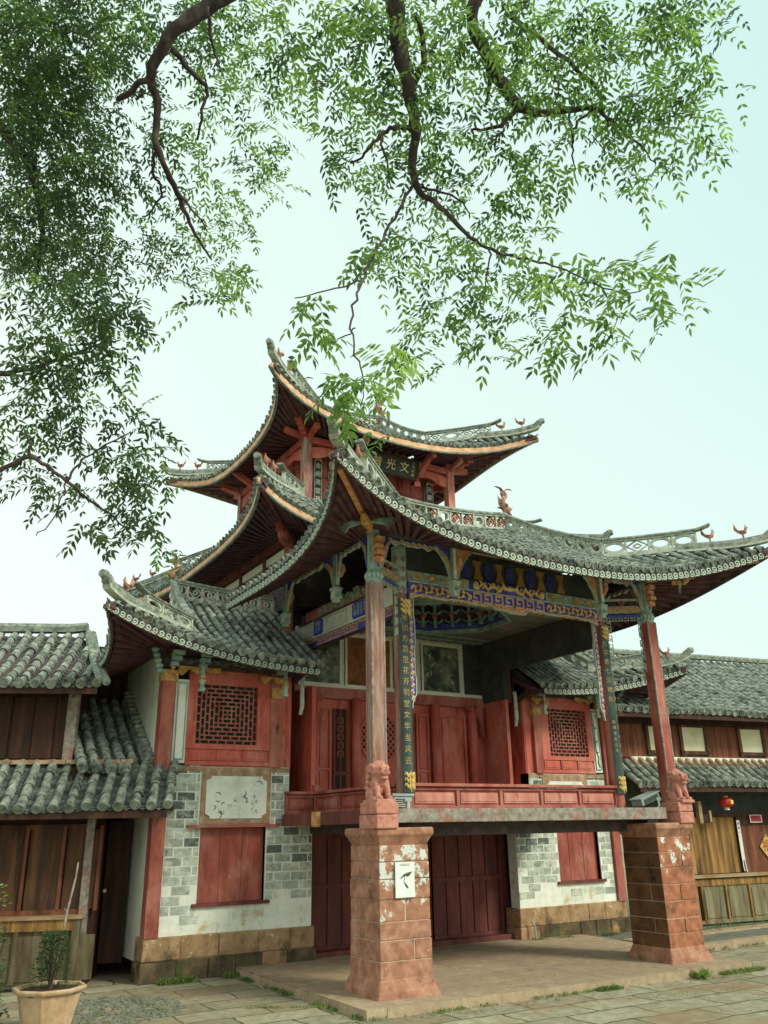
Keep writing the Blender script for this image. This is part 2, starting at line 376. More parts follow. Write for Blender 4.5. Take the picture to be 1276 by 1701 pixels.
    L(hb.outputs[0], bp.inputs['Height']); L(bp.outputs[0], b.inputs['Normal'])
    return m

BRICK = brickmat('grey_brick_wall', C('#839285'), C('#b4beae'), C('#eceFe3'), .235, .107, .009, noise_amt=.5, fade=(.5, 1.5, C('#dfe4d5'), .30),
                 spots=[(3.0, .69, .03, C('#b59a7c')), (5, .66, .05, C('#6a7268')), (13, .60, .09, C('#dbe1d2')), (1.7, .60, .06, C('#d3d5c0'))])
STONEB = brickmat('sandstone_footing', C('#8e6a4a'), C('#a98860'), C('#7a5f48'), .46, .22, .006, noise_amt=.45,
                  spots=[(4, .62, .08, C('#4d4738')), (7, .66, .03, C('#cbbfa6'))])
GROUND = brickmat('court_paving', C('#8b866c'), C('#a9a58b'), C('#56583e'), .85, .42, .014, plane='xy', noise_amt=.4, bump=.6,
                  spots=[(1.1, .58, .10, C('#90785a')), (6, .68, .05, C('#56603a')), (14, .70, .05, C('#4a4636'))])
PLATF = brickmat('platform_stone', C('#9f8c70'), C('#b09d82'), C('#76664e'), 1.3, .62, .004, plane='xy', noise_amt=.3, bump=.35,
                 spots=[(2, .60, .10, C('#978471')), (9, .68, .05, C('#bfae92'))])
PIERS = mat('pier_sandstone', [C('#7e5a49'), C('#a4765e'), C('#bc927b')], (7, 7, 7), .9, .35,
            spots=[(C('#5d4535'), 3.2, .62, .08), (C('#c6a68a'), 17, .69, .03)])
PIERW = mat('pier_sandstone_flaking_lime', [C('#7e5a49'), C('#a4765e'), C('#bc927b')], (7, 7, 7), .9, .35,
            spots=[(C('#5d4535'), 3.2, .66, .08), (C('#c9d2c8'), (6.5, 6.5, 5), .515, .010, (.55, 1.0)), (C('#9c6f5a'), 15, .585, .015)])
PIERD = mat('pier_dark_sandstone', [C('#4a3527'), C('#68492f'), C('#84603f')], (6, 6, 6), .9, .35, spots=[(C('#362c25'), 3, .58, .06), (C('#b9b7a2'), (9, 9, 4), .72, .03)])  # darker brown stone for the left faces of the right pier

# ------------------------------------------------------------------ tiled roofs
def tile_field(mb, rows, r, Lt, side, m=0, mpan=1, cap=True, capm=0):
    """rows: paths from eave upward; half-round cover tiles over stepped pan tiles"""
    side = Vector(side)
    for ri, path in enumerate(rows):
        jl = random.uniform(-.008, .008); P = [Vector(p)+side*jl for p in path]; P[0] = P[0]-(P[1]-P[0]).normalized()*random.uniform(-.012, .02); ds = [0]
        for a, b in zip(P, P[1:]): ds.append(ds[-1]+(b-a).length)
        T = ds[-1]
        if T < .05: continue
        n = max(1, int(round(T/Lt)))
        def at(d):
            d = min(max(d, 0), T)
            for i in range(len(P)-1):
                if d <= ds[i+1] or i == len(P)-2:
                    q = (d-ds[i])/max(1e-6, ds[i+1]-ds[i]); return P[i].lerp(P[i+1], q), (P[i+1]-P[i]).normalized()
        off = random.uniform(-.1, .1)
        vs = []; fs = []; K = 6
        def ring(d, rr):
            p, t = at(d); nn = side.cross(t)
            if nn.z < 0: nn = -nn
            nn.normalize()
            jx = random.uniform(-.007, .007)+(random.uniform(-.02, .02) if random.random() < .05 else 0)
            for j in range(K):
                th = math.pi*j/(K-1)
                vs.append(p+side*(math.cos(th)*rr+jx)+nn*(math.sin(th)*rr*1.15+.004))
        for k in range(n):
            d0 = T*k/n; d1 = T*(k+1)/n; q = random.uniform(.90, 1.08)*(1.18 if random.random() < .04 else 1)
            ring(d0 if k == 0 else d0-.012, r*1.10*q); ring(d1, r*.9*q)
        for k in range(2*n-1):
            for j in range(K-1):
                a = k*K+j; fs.append((a, a+K, a+K+1, a+1))
        mb.add(vs, fs, m)
        if cap:
            p, t = at(0); nn = side.cross(t)
            if nn.z < 0: nn = -nn
            nn.normalize(); c = p+nn*r*.45; o = -t*.012; cr = r*random.uniform(1.05, 1.28)
            ring1 = [c+side*math.cos(2*math.pi*j/12)*cr+nn*math.sin(2*math.pi*j/12)*cr for j in range(12)]
            vs = [v+o for v in ring1]+ring1+[c+o*1.0+side*math.cos(2*math.pi*j/12)*cr*.68+nn*math.sin(2*math.pi*j/12)*cr*.68 for j in range(12)]
            vs += [v-o*.7 for v in vs[24:36]]
            fs = [(j, (j+1) % 12, 12+(j+1) % 12, 12+j) for j in range(12)]
            fs += [(24+j, 24+(j+1) % 12, (j+1) % 12, j) for j in range(12)]
            fs += [(36+j, 36+(j+1) % 12, 24+(j+1) % 12, 24+j) for j in range(12)]+[tuple(36+j for j in range(12))]
            mb.add(vs, fs, capm)
    for a, b in zip(rows, rows[1:]):
        A = [Vector(p) for p in a]; B = [Vector(p) for p in b]
        la = sum((q-p).length for p, q in zip(A, A[1:])); lb = sum((q-p).length for p, q in zip(B, B[1:]))
        n = max(2, int(max(la, lb)/(Lt*.55)))
        def samp(P, t):
            x = t*(len(P)-1); i = min(int(x), len(P)-2); return P[i].lerp(P[i+1], x-i)
        vs = []; fs = []
        for k in range(n):
            for (t, up) in ((k/n, .012), ((k+1)/n, -.008)):
                p = samp(A, t); q = samp(B, t); mid = (p+q)/2-Z_*.025
                vs += [p+Z_*up, mid+Z_*up, q+Z_*up]
        for k in range(2*n-1):
            for j in range(2):
                i = k*3+j; fs.append((i, i+1, i+4, i+3))
        mb.add(vs, fs, mpan)
        # drip tile hanging between two covers
        p, q = A[0], B[0]; o = (A[0]-A[1]).normalized()*.012; mid = (p+q)/2
        mb.add([p+o, p*.6+q*.4+o-Z_*.022, mid+o-Z_*.034, p*.4+q*.6+o-Z_*.022, q+o, mid+o-Z_*.01], [(0, 1, 2, 3, 4, 5)], mpan)

def scroll_board(mb, path, z0, h, outn=None, m=0, sp=None, dot=None):
    """running wave scrolls along an eave board; path of points at board mid height"""
    P = [Vector(p) for p in path]; ds = [0]
    for a, b in zip(P, P[1:]): ds.append(ds[-1]+(b-a).length)
    T = ds[-1]; sp = sp or h*.95; n = max(1, int(T/sp))
    for k in range(n):
        d = (k+.5)*T/n
        i = max(j for j in range(len(P)-1) if ds[j] <= d); q = (d-ds[i])/(ds[i+1]-ds[i])
        p = P[i].lerp(P[i+1], q); t = (P[i+1]-P[i]).normalized()
        nn = t.cross(Z_).normalized(); up = nn.cross(t)*-1
        if up.z < 0: up = -up
        if outn is not None and nn.dot(Vector(outn)) < 0: nn = -nn
        fr = (p, t, up, nn); pts = []; R0 = h*.44
        for a in range(15):
            th = -math.pi*.75+a*.62; rr = R0*(1-a/15*.86); pts.append((math.cos(th)*rr, math.sin(th)*rr))
        pts = [(-sp*.5, -R0*.75)]+pts
        mb.ribbon(pts, [h*.11]+[h*.155]*15, fr, .026, m)
        if dot is not None and k % 2 == 0: mb.pbox(sp*.44, sp*.56, -h*.5, -h*.3, fr, .02, dot)

def openwork(mb, path, h, th=.05, cell=.26, mats=(0, 1, 2), beak=0, kinds='drd'):
    """ridge with pierced panels: sill, posts, rings or lozenges, dark tile coping"""
    P = [Vector(p) for p in path]
    ms, mt, mo = mats
    mb.sweep(P, [(-th*.8, -.02), (th*.8, -.02), (th*.8, h*.16), (-th*.8, h*.16)], ms)
    mb.sweep([p+Z_*h*.80 for p in P], [(-th*.7, 0), (th*.7, 0), (th*.7, h*.08), (-th*.7, h*.08)], ms)
    top = [p+Z_*h*.88 for p in P]
    if beak: top = top+[top[-1]+(top[-1]-top[-2]).normalized()*beak*.5+Z_*beak*.08, top[-1]+(top[-1]-top[-2]).normalized()*beak+Z_*beak*.25]
    mb.sweep(top, [(-th, 0), (th, 0), (th*1.1, h*.07), (th*.6, h*.16), (-th*.6, h*.16), (-th*1.1, h*.07)], mt)
    ds = [0]
    for a, b in zip(P, P[1:]): ds.append(ds[-1]+(b-a).length)
    T = ds[-1]; n = max(1, int(round(T/cell)))
    def at(d):
        i = max(j for j in range(len(P)-1) if ds[j] <= d+1e-9); q = (d-ds[i])/(ds[i+1]-ds[i]); return P[i].lerp(P[i+1], q), (P[i+1]-P[i]).normalized()
    for k in range(n+1):
        p, t = at(min(T*k/n, T-1e-6)); s_ = t.cross(Z_).normalized()
        mb.obox(p+Z_*h*.48, t*.014, s_*th*.55, Z_*h*.34, ms)
        if k == n: break
        p, t = at(T*(k+.5)/n); s_ = t.cross(Z_).normalized(); u = t; c = p+Z_*h*.48
        fr = (c-s_*th*.2, u, Z_, -s_); w = T/n/2-.014; hh = h*.32; kd = kinds[k % len(kinds)]
        fr = (fr[0], u, Z_, s_)
        def both(pts, wd):
            mb.ribbon(pts, wd, (c, u, Z_, s_), th*.35, mo if kd == 'o' else ms); mb.ribbon(pts, wd, (c, u, Z_, -s_), th*.35, mo if kd == 'o' else ms)
        if kd in 'do':
            both([(-w, 0), (0, hh), (w, 0), (0, -hh), (-w, 0), (0, hh)], h*.075)
            both([(-w*.4, 0), (0, hh*.4), (w*.4, 0), (0, -hh*.4), (-w*.4, 0)], h*.07)
        elif kd == 'r':
            for ox in (-w*.35, w*.35):
                both([(ox+math.cos(a*math.pi/6)*hh*.75, math.sin(a*math.pi/6)*hh*.75) for a in range(13)], h*.07)
        else:
            both([(w*.9*math.cos(a*math.pi/8), hh*.9*math.sin(a*math.pi/8)) for a in range(17)], h*.16)

def bird(parent, p, d, s=1.0, name='bird_figurine'):
    """little rooster on a ridge, facing d"""
    d = Vector((d[0], d[1], 0)).normalized(); p = Vector(p); q = d.cross(Z_)
    mb = MB()
    f = lambda a, b, c=0: p+d*a*s+Z_*b*s+q*c*s
    mb.tube([f(-.075, .125), f(-.05, .115), f(0, .10), f(.035, .115), f(.055, .15), f(.062, .185), f(.06, .20)], [.012*s, .03*s, .043*s, .038*s, .022*s, .022*s, .008*s], 8)
    mb.tube([f(.07, .185), f(.105, .178)], [.012*s, .002*s], 6)
    mb.tube([f(.04, .205), f(.06, .222), f(.08, .205)], [.004*s, .012*s, .003*s], 5)
    for a in (-.5, 0, .5):
        mb.tube([f(-.06, .12), f(-.11, .17+a*.03, a*.03), f(-.125, .23+a*.05, a*.05)], [.014*s, .017*s, .004*s], 5)
    for c in (-.02, .02): mb.tube([f(0, .08, c), f(.005, .0, c)], [.012*s, .008*s], 5)
    for c in (-1, 1): mb.tube([f(.03, .12, c*.035), f(-.04, .115, c*.055), f(-.09, .13, c*.045)], [.012*s, .022*s, .004*s], 5, flat=.5)
    return mb.build(name, TERRAC, parent, smooth=True)

def fish(parent, p, d, s=1.0):
    """upright dragon fish: jaws on the ridge, body curling up to a forked tail"""
    d = Vector((d[0], d[1], 0)).normalized(); p = Vector(p); q = d.cross(Z_)
    f = lambda a, b, c=0: p+d*a*s+Z_*b*s+q*c*s
    mb = MB()
    mb.tube([f(-.02, 0), f(-.03, .06), f(.03, .13), f(.06, .2), f(.03, .27), f(-.03, .33), f(-.02, .39), f(.03, .43)],
            [.07*s, .08*s, .075*s, .06*s, .05*s, .04*s, .03*s, .02*s], 10, flat=.7)
    mb.tube([f(.0, .07), f(-.08, .09), f(-.15, .13)], [.05*s, .045*s, .015*s], 8)
    mb.tube([f(.0, .03), f(-.08, .02), f(-.13, .0)], [.045*s, .03*s, .012*s], 8)
    mb.ell(f(-.05, .12, .04), .016*s, 6, 5); mb.ell(f(-.05, .12, -.04), .016*s, 6, 5)
    for a in range(5):
        z = .1+a*.06
        mb.tube([f(.07-(a > 2)*.05, z), f(.13-(a > 2)*.06, z+.05), f(.16-(a > 2)*.06, z+.10)], [.03*s, .02*s, .004*s], 5, flat=.4)
    for sg in (-1, 1):
        mb.tube([f(.02, .41), f(.02+sg*.07, .47), f(.03+sg*.16, .485), f(.03+sg*.2, .46)], [.02*s, .035*s, .022*s, .004*s], 6, flat=.35)
        mb.tube([f(0, .1, sg*.05), f(.05, .14, sg*.1), f(.1, .15, sg*.11)], [.02*s, .03*s, .004*s], 6, flat=.5)
    return mb.build('dragon_fish_ornament', TERRAC, parent, smooth=True)

def make_roof(parent, cfg, mir=None):
    g = dict(pf=2.2, pl=2.2, sag=0, dzi=.08, corners=('FL', 'FR', 'BL', 'BR'), sides='FLRB', sp=.13, r=.042, Lt=.2, scroll=True,
             fh=.11, gable=True, fascia=MINT, fline=None, hipw=.05, uph=.26, tau=.5, tipx=.10, rid=.30, tipz=None, rise=.0, xr=None, birds=(.66, .86), soffit=MAROON,
             beamcol=ORNG, ridge=True, sofn=1)
    g.update(cfg); G = type('G', (), g)
    cx, cy = G.c
    W = lambda x, y, z: Vector((cx+x, cy+y, z))
    has = lambda c: c in G.corners
    def corner(side, a):
        if side == 'F': return 'FL' if a < 0 else 'FR'
        if side == 'B': return 'BL' if a < 0 else 'BR'
        if side == 'L': return 'FL' if a < 0 else 'BL'
        return 'FR' if a < 0 else 'BR'
    fb = lambda side: side in 'FB'
    def xyz(side, a, o, z):
        return W(*{'F': (a, -o), 'B': (a, o), 'L': (-o, a), 'R': (o, a)}[side], z)
    def eave(side, a):
        t, h, tt = (G.tx, G.hy, G.ty) if fb(side) else (G.ty, G.hx, G.tx)
        s = min(1, abs(a)/t) if has(corner(side, a)) else 0
        return h+(tt-h)*s**4, G.ze+(G.zt-G.ze)*s**(G.pf if fb(side) else G.pl)
    def hipz(q): return G.zi+(G.zt-G.zi)*q-G.sag*4*q*(1-q)
    def row(side, a, n=9):
        o0, z0 = eave(side, a); i1, t1, i2, t2 = (G.ix, G.tx, G.iy, G.ty) if fb(side) else (G.iy, G.ty, G.ix, G.tx)
        pts = []
        if abs(a) > i1 and has(corner(side, a)):
            q = (abs(a)-i1)/(t1-i1); o1 = i2+(t2-i2)*q; z1 = hipz(q)
            for k in range(n):
                t = k/(n-1); pts.append(xyz(side, a, o0+(o1-o0)*t, z0+(z1-z0)*t-.05*(o0-o1)*math.sin(math.pi*t)*.6))
            return pts
        zi = G.zi-G.dzi*(1-min(1, abs(a)/i1)**2)
        if fb(side) and G.gable:
            zr = G.zr+G.rise*min(1, abs(a)/G.b)**2
            for k in range(n):
                o = o0*(1-k/(n-1))
                l0 = (o-i2)*(o-0)/((o0-i2)*(o0)); l1 = (o-o0)*o/((i2-o0)*i2); l2 = (o-o0)*(o-i2)/((0-o0)*(0-i2))
                pts.append(xyz(side, a, o, z0*l0+zi*l1+zr*l2))
        else:
            for k in range(n):
                t = k/(n-1); pts.append(xyz(side, a, o0+(i2-o0)*t, z0+(zi-z0)*t-.04*math.sin(math.pi*t)))
        return pts
    lims = {'F': (-G.tx, G.tx), 'B': (-G.tx, G.tx), 'L': (-G.ty, G.ty), 'R': (-G.ty, G.ty)}
    lims.update(g.get('lims', {}))
    tm = MB(mir); fas = MB(mir); sof = MB(mir)
    for side in G.sides:
        a0, a1 = lims[side]; n = max(2, int(round((a1-a0)/G.sp)))
        rows = [row(side, a0+(a1-a0)*k/n) for k in range(n+1)]
        tile_field(tm, rows, G.r, G.Lt, X_ if fb(side) else Y_)
        m = 40; ep = []
        outn = {'F': -Y_, 'B': Y_, 'L': -X_, 'R': X_}[side]
        for k in range(m+1):
            a = a0+(a1-a0)*k/m; o, z = eave(side, a); ep.append(xyz(side, a, o-.012, z-.03-G.fh/2))
        hw = .014
        fas.sweep(ep, [(-hw, -G.fh/2), (hw, -G.fh/2), (hw, G.fh/2), (-hw, G.fh/2)], 1 if G.scroll else 0)
        if G.scroll: scroll_board(fas, ep, 0, G.fh*.98, outn, 0, dot=2)
        else: fas.sweep([p-Z_*(G.fh/2+.012)-outn*.01 for p in ep], [(-.02, -.012), (.02, -.012), (.02, .012), (-.02, .012)], 1)
        # soffit and rafters fan from the post line to the eave
        px, py = (G.px, G.py) if fb(side) else (G.py, G.px); t = G.tx if fb(side) else G.ty
        ns = max(6, int((a1-a0)/.16*G.sofn)); A = []
        for k in range(ns+1):
            a = a0+(a1-a0)*k/ns; o, z = eave(side, a)
            ai = a/t*px*1.0 if has(corner(side, a)) else max(-px, min(px, a))
            if has(corner(side, a)): ai = math.copysign(min(abs(a)*1.0, px) if abs(a) < px*.6 else px*(.6+.4*(abs(a)-px*.6)/(t-px*.6)), a)
            p = xyz(side, a, o-.05, z-.03-G.fh*.35); q = xyz(side, ai, py, G.zp)
            A.append([p, p.lerp(q, .33)-Z_*.0, p.lerp(q, .66), q])
            sof.beam(p-Z_*.02, q-Z_*.02, .05, .05, 0)
        sof.grid(A, 1, flip=side in 'FR')
    roof = tm.build('roof', [T_TILE, T_PAN], parent)
    fas.build('fascia_board', [G.fascia, DARKW if G.scroll else G.fline or DARKW, ORNG], roof)
    sof.build('rafters', [G.soffit, DARKW], roof)
    # hips
    sgn = {'FL': (-1, -1), 'FR': (1, -1), 'BL': (-1, 1), 'BR': (1, 1)}
    for c in G.corners:
        sx, sy = sgn[c]
        def hp(q): return W(sx*(G.ix+(G.tx-G.ix)*q), sy*(G.iy+(G.ty-G.iy)*q), hipz(q)+.02)
        hm = MB(mir); d = (hp(1)-hp(.9)); d.z = 0; d.normalize()
        lo = [hp(G.tau-.05+(1-G.tau+.05)*k/9) for k in range(10)]
        tipz = G.tipz if G.tipz else lo[-1].z+.2
        for k in range(10): lo[k].z += max(0, (k-4)/5)**2*(tipz-.13-hp(1).z)*.75
        lo.append(lo[-1]+d*G.tipx*.3+Z_*(tipz-.10-lo[-1].z)*.6); lo.append(lo[-1]+d*G.tipx*.4); lo[-1].z = tipz-.09
        hm.sweep(lo, [(-.05, 0), (.05, 0), (.05, .06), (.035, .11), (-.035, .11), (-.05, .06)], 0)
        hm.sweep([p-Z_*.005 for p in lo[:-1]], [(-.057, -.01), (.057, -.01), (.057, .02), (-.057, .02)], 1)
        hm.tube([lo[-2]+Z_*.07, lo[-1]+Z_*.07, lo[-1]+Z_*.075+d*.06], [.06, .058, .045], 10, 0)
        rid = hm.build('hip_ridge', [T_TILEF, PALE], roof)
        up = [hp(G.tau*1.15*k/6) for k in range(7)]
        for k in range(7): up[k].z += .05*(k/6)**2
        um = MB(mir); openwork(um, up, G.uph, beak=.22, kinds=('xdx' if G.scroll else 'dxd'), cell=.3)
        um.build('pierced_ridge', [PALE, T_TILEF, TERRAC], roof)
        for q in (G.birds if c not in g.get('nobird', ()) else ()):
            p = hp(q); i = min(9, max(0, round((q-G.tau+.05)/(1-G.tau+.05)*9))); p.z = lo[i].z+.11
            if mir is not None: p.x = mir-p.x; dd = Vector((-d.x, d.y, 0))
            else: dd = d
            bird(roof, p, dd, .85)
        if G.gable:
            vp = [W(sx*lerp(G.b, G.ix, k/6), sy*G.iy*k/6, lerp(G.zr+G.rise, G.zi, k/6)-.06*math.sin(math.pi*k/6)+.02) for k in range(7)]
            vm = MB(mir); openwork(vm, vp, G.rid*.9, kinds='xx', cell=.26); vm.build('pierced_ridge', [PALE, T_TILEF, TERRAC], roof)
        bm = MB(mir)
        p = W(sx*G.px, sy*G.py, G.zp-.03); q = W(sx*(G.tx-.12), sy*(G.ty-.12), G.zt-.025-G.fh-.03)
        bm.beam(p, q, .055, .09, 0); bm.build('corner_beam', [G.beamcol], roof)
    if G.gable:
        for sx in (-1, 1):
            if sx == -1 and 'L' not in G.sides or sx == 1 and 'R' not in G.sides: continue
            gm = MB(mir); y1 = min(G.iy, lims['L'][1] if sx < 0 else lims['R'][1])
            gm.add([W(sx*G.ix*.99, -G.iy, G.zi), W(sx*G.ix*.99, y1, G.zi), W(sx*G.b, 0, G.zr+G.rise)], [(0, 1, 2)], 0)
            gm.build('gable', [CREAM], roof)
        if G.ridge:
            x0, x1 = G.xr or (-G.b, G.b)
            rp = [W(x0+(x1-x0)*k/12, 0, G.zr+G.rise*(abs(x0+(x1-x0)*k/12)/G.b)**2) for k in range(13)]
            rm = MB(mir); openwork(rm, rp, G.rid, kinds=g.get('rk', 'oxo'), cell=.24); rm.build('main_ridge', [PALE, T_TILEF, TERRAC], roof)
            for sx in (-1, 1):
                xx = sx*G.b
                if xx < x0-.01 or xx > x1+.01: continue
                p = W(xx, 0, G.zr+G.rise+G.rid)
                if mir is not None: p.x = mir-p.x; sx = -sx
                fish(roof, p, (-sx, 0), g.get('fs', .95))
    return roof

FOOT = mat('footing_sandstone', [C('#80654b'), C('#a1825f'), C('#b99d7b')], (6, 6, 6), .95, .6, spots=[(C('#5f5140'), (4, 4, 2.5), .60, .07), (C('#cfc2a6'), 9, .64, .04), (C('#6e5540'), 3, .63, .06)])
FOOTD = mat('mossy_footing', [C('#3a3429'), C('#5a4e3b'), C('#7a6748')], (6, 6, 6), .95, .5, spots=[(C('#4f5836'), 5, .58, .06), (C('#a58259'), 2.4, .62, .04)])
MORT = mat('lime_mortar', [C('#a58c77'), C('#c2ac95'), C('#cfbfaa')], (12, 12, 12), .95, .2)
# ------------------------------------------------------------------ lettering
def glyphs(name, txt, size, fr, mat_, parent, depth=.003, align='CENTER'):
    """writing as a thin mesh; fr=(centre, right, up, normal)"""
    cu = bpy.data.curves.new(name, 'FONT'); cu.body = txt; cu.size = size; cu.align_x = align; cu.align_y = 'CENTER'
    cu.extrude = depth; cu.space_line = .95
    t = bpy.data.objects.new(name, cu); COL.objects.link(t); bpy.context.view_layer.update()
    me = bpy.data.meshes.new_from_object(t.evaluated_get(bpy.context.evaluated_depsgraph_get()))
    bpy.data.objects.remove(t)
    o, u, v, n = fr; mb = MB()
    V = [o+u*q.co.x+v*q.co.y+n*q.co.z for q in me.vertices]
    mb.add(V, [tuple(p.vertices) for p in me.polygons], 0)
    bpy.data.meshes.remove(me)
    return mb.build(name, mat_, parent)

def s_scrolls(mb, x0, x1, y0, y1, fr, m, d=.012, cell=None, w=.24):
    """leafy S-scroll carving filling a band"""
    h = y1-y0; cell = cell or h*1.1; n = max(1, int(round(abs(x1-x0)/cell))); c = (x1-x0)/n
    for k in range(n):
        ox = x0+c*(k+.5); oy = (y0+y1)/2; sg = 1 if k % 2 else -1
        pts = []
        for a in range(13):
            th = a*.62; rr = h*.40*(1-a/13*.85); pts.append((ox+math.cos(th)*rr*.9, oy+sg*math.sin(th)*rr))
        mb.ribbon([(ox+c*.5, oy-sg*h*.1)]+pts, [h*w*.6]+[h*w*(1-.03*i) for i in range(13)], fr, d, m)
        mb.ribbon([(ox-c*.45, oy+sg*h*.38), (ox-c*.25, oy+sg*h*.2), (ox-c*.05, oy+sg*h*.38)], [h*w*.4, h*w, h*w*.3], fr, d, m)
def v_scrolls(mb, x0, x1, y0, y1, fr, m, d=.012):
    o, u, v, n = fr
    s_scrolls(mb, y0, y1, -x1, -x0, (o, v, -u, n), m, d, None, .3)
def fret(mb, x0, x1, y0, y1, fr, m, d=.01, cell=.12, w=.016, vert=False):
    if vert:
        o, u, v, n = fr; fr = (o, v, -u, n); x0, x1, y0, y1 = y0, y1, -x1, -x0
    n = max(1, int(round((x1-x0)/cell))); c = (x1-x0)/n; h = y1-y0
    for k in range(n):
        a = x0+c*k
        mb.ribbon([(a, y0+h*.12), (a+c*.8, y0+h*.12), (a+c*.8, y1-h*.12), (a+c*.2, y1-h*.12), (a+c*.2, y0+h*.45), (a+c*.5, y0+h*.45)], w, fr, d, m)
def lace(mb, x0, x1, ztop, drop, fr, ms=(0, 1, 2), ends=.5, d=.03):
    """carved spandrel: wavy orange strip with blue ground and pale edge, deep at both ends"""
    n = 36; top = []; bot = []; mid = []
    for k in range(n+1):
        t = k/n; x = lerp(x0, x1, t); e_ = max(0, 1-min(t, 1-t)/(.16))
        y = ztop-drop*(.28+.06*math.sin(t*math.pi*12)+.05*math.sin(t*31))-ends*e_**1.6
        top.append((x, ztop)); bot.append((x, y)); mid.append((x, lerp(ztop, y, .55)))
    mb.strip(top, mid, fr, d*.6, ms[1]); mb.strip(mid, bot, fr, d, ms[0])
    mb.ribbon(bot, .014, fr, d+.006, ms[2])
    for k in range(2, n-1, 3):
        mb.ribbon([(mid[k][0]-.03, mid[k][1]+.01), mid[k], (mid[k][0]+.02, bot[k][1]+.012)], [.006, .016, .004], fr, d+.008, ms[2])
def panel_door(mb, x0, x1, z0, z1, fr, d=.03, m=0, split=.42, fw=.035):
    """leaf with stiles, rails and raised fields"""
    mb.pbox(x0, x1, z0, z1, fr, d*.4, m)
    for a, b in ((x0, x0+fw), (x1-fw, x1)): mb.pbox(a, b, z0, z1, fr, d, m)
    zz = lerp(z0, z1, split)
    for a in (z0, zz-fw/2, z1-fw): mb.pbox(x0+fw, x1-fw, a, a+fw, fr, d, m)
    for a, b in ((z0+fw, zz-fw/2), (zz+fw/2, z1-fw)):
        mb.pbox(x0+fw*1.7, x1-fw*1.7, a+fw*.7, b-fw*.7, fr, d*.75, m)

# ------------------------------------------------------------------ front stage
CX = 7.0
stage = thing('opera_stage', 'open-fronted painted timber stage with red balustrade on two stone piers, under a sweeping tiled roof', 'stage', (CX, 8.4, 0))
roofcfg = dict(c=(CX, 10.06), tx=3.45, ty=3.31, hx=3.0, hy=2.86, ze=4.62, zt=5.22, zi=5.22, ix=1.76, iy=1.8, zr=6.05, b=1.5,
               corners=('FL', 'FR'), sides='FLR', lims={'L': (-3.31, .75), 'R': (-3.31, .75)}, px=2.25, py=2.0, zp=4.93, pl=2.8,
               tipz=5.46, rise=.12, uph=.27, rid=.30, sp=.125, r=.04)
make_roof(stage, roofcfg)
bk = MB(); bk.add([(5.4, 10.08, 6.02), (8.6, 10.08, 6.02), (8.8, 11.2, 5.5), (5.2, 11.2, 5.5)], [(0, 1, 2, 3)])
bk.build('rear_roof_slope', T_PAN, stage)
# floor
fl = MB(); fl.box(4.95, 9.05, 8.1, 10.9, 1.70, 1.795, 0); fl.build('stage_floor', [REDD], stage)
fb_ = MB(); fb_.box(4.87, 9.03, 7.94, 8.1, 1.66, 1.80, 0); fb_.build('front_edge_beam', [GREYW], stage, bevel=.008)
sb = MB()
sb.box(4.83, 4.95, 8.12, 10.62, 1.66, 1.80, 0); sb.box(9.05, 9.17, 8.12, 10.62, 1.66, 1.80, 0); sb.box(4.95, 9.05, 8.3, 8.42, 1.52, 1.66, 1)
for x in np.linspace(5.3, 8.7, 7): sb.box(x-.05, x+.05, 8.42, 10.9, 1.56, 1.70, 1)
sb.build('floor_joist', [REDD, DARKW], stage)
ye = MB(); ye.box(4.79, 4.83, 9.52, 9.68, 1.64, 1.81, 0)
for k in range(6): ye.box(4.78, 4.792, 9.53+k*.025, 9.542+k*.025, 1.66, 1.79, 1)
ye.build('carved_beam_end', [YELL, ORNG], stage)
# balustrade
def rail(mb, a, b, z0, z1, n, fr, m=(0, 1)):
    L_ = b-a
    mb.pbox(a, b, z1-.035, z1, fr, .07, m[0], -.05); mb.pbox(a, b, z1-.075, z1-.05, fr, .035, m[0]); mb.pbox(a, b, z0, z0+.04, fr, .03, m[0])
    mb.pbox(a, b, z0, z1-.04, fr, .005, m[0], -.02)
    for k in range(n+1):
        x = a+L_*k/n; mb.pbox(max(a, x-.02), min(b, x+.02), z0+.04, z1-.075, fr, .03, m[0])
    for k in range(n):
        p, q = a+L_*k/n+.05, a+L_*(k+1)/n-.05
        mb.pbox(p, q, z0+.065, z1-.10, fr, .02, m[1]); mb.pbox(p+.02, q-.02, z0+.085, z1-.12, fr, .026, m[1])
rb = MB(); rail(rb, 5.40, 8.60, 1.80, 2.085, 5, front(8.40)); rb.build('balustrade', [RED, REDP], stage, bevel=.004)
rb = MB(); rail(rb, -10.58, -8.5, 1.80, 2.085, 3, leftf(5.31)); rb.pbox(-10.62, -10.54, 1.7, 2.17, leftf(5.31), .05, 0, -.04); rb.build('balustrade', [RED, RED], stage, bevel=.004)
rb = MB(); rail(rb, 4.86, 5.28, 1.80, 2.085, 1, front(10.60)); rb.build('balustrade', [RED, RED], stage)
rb = MB()
rail(rb, -10.58, -8.5, 1.80, 2.085, 3, leftf(8.70)); rb.pbox(-10.6, -10.52, 1.7, 2.2, leftf(8.7), .05, 0, -.04); rb.build('balustrade', [RED, RED], stage)
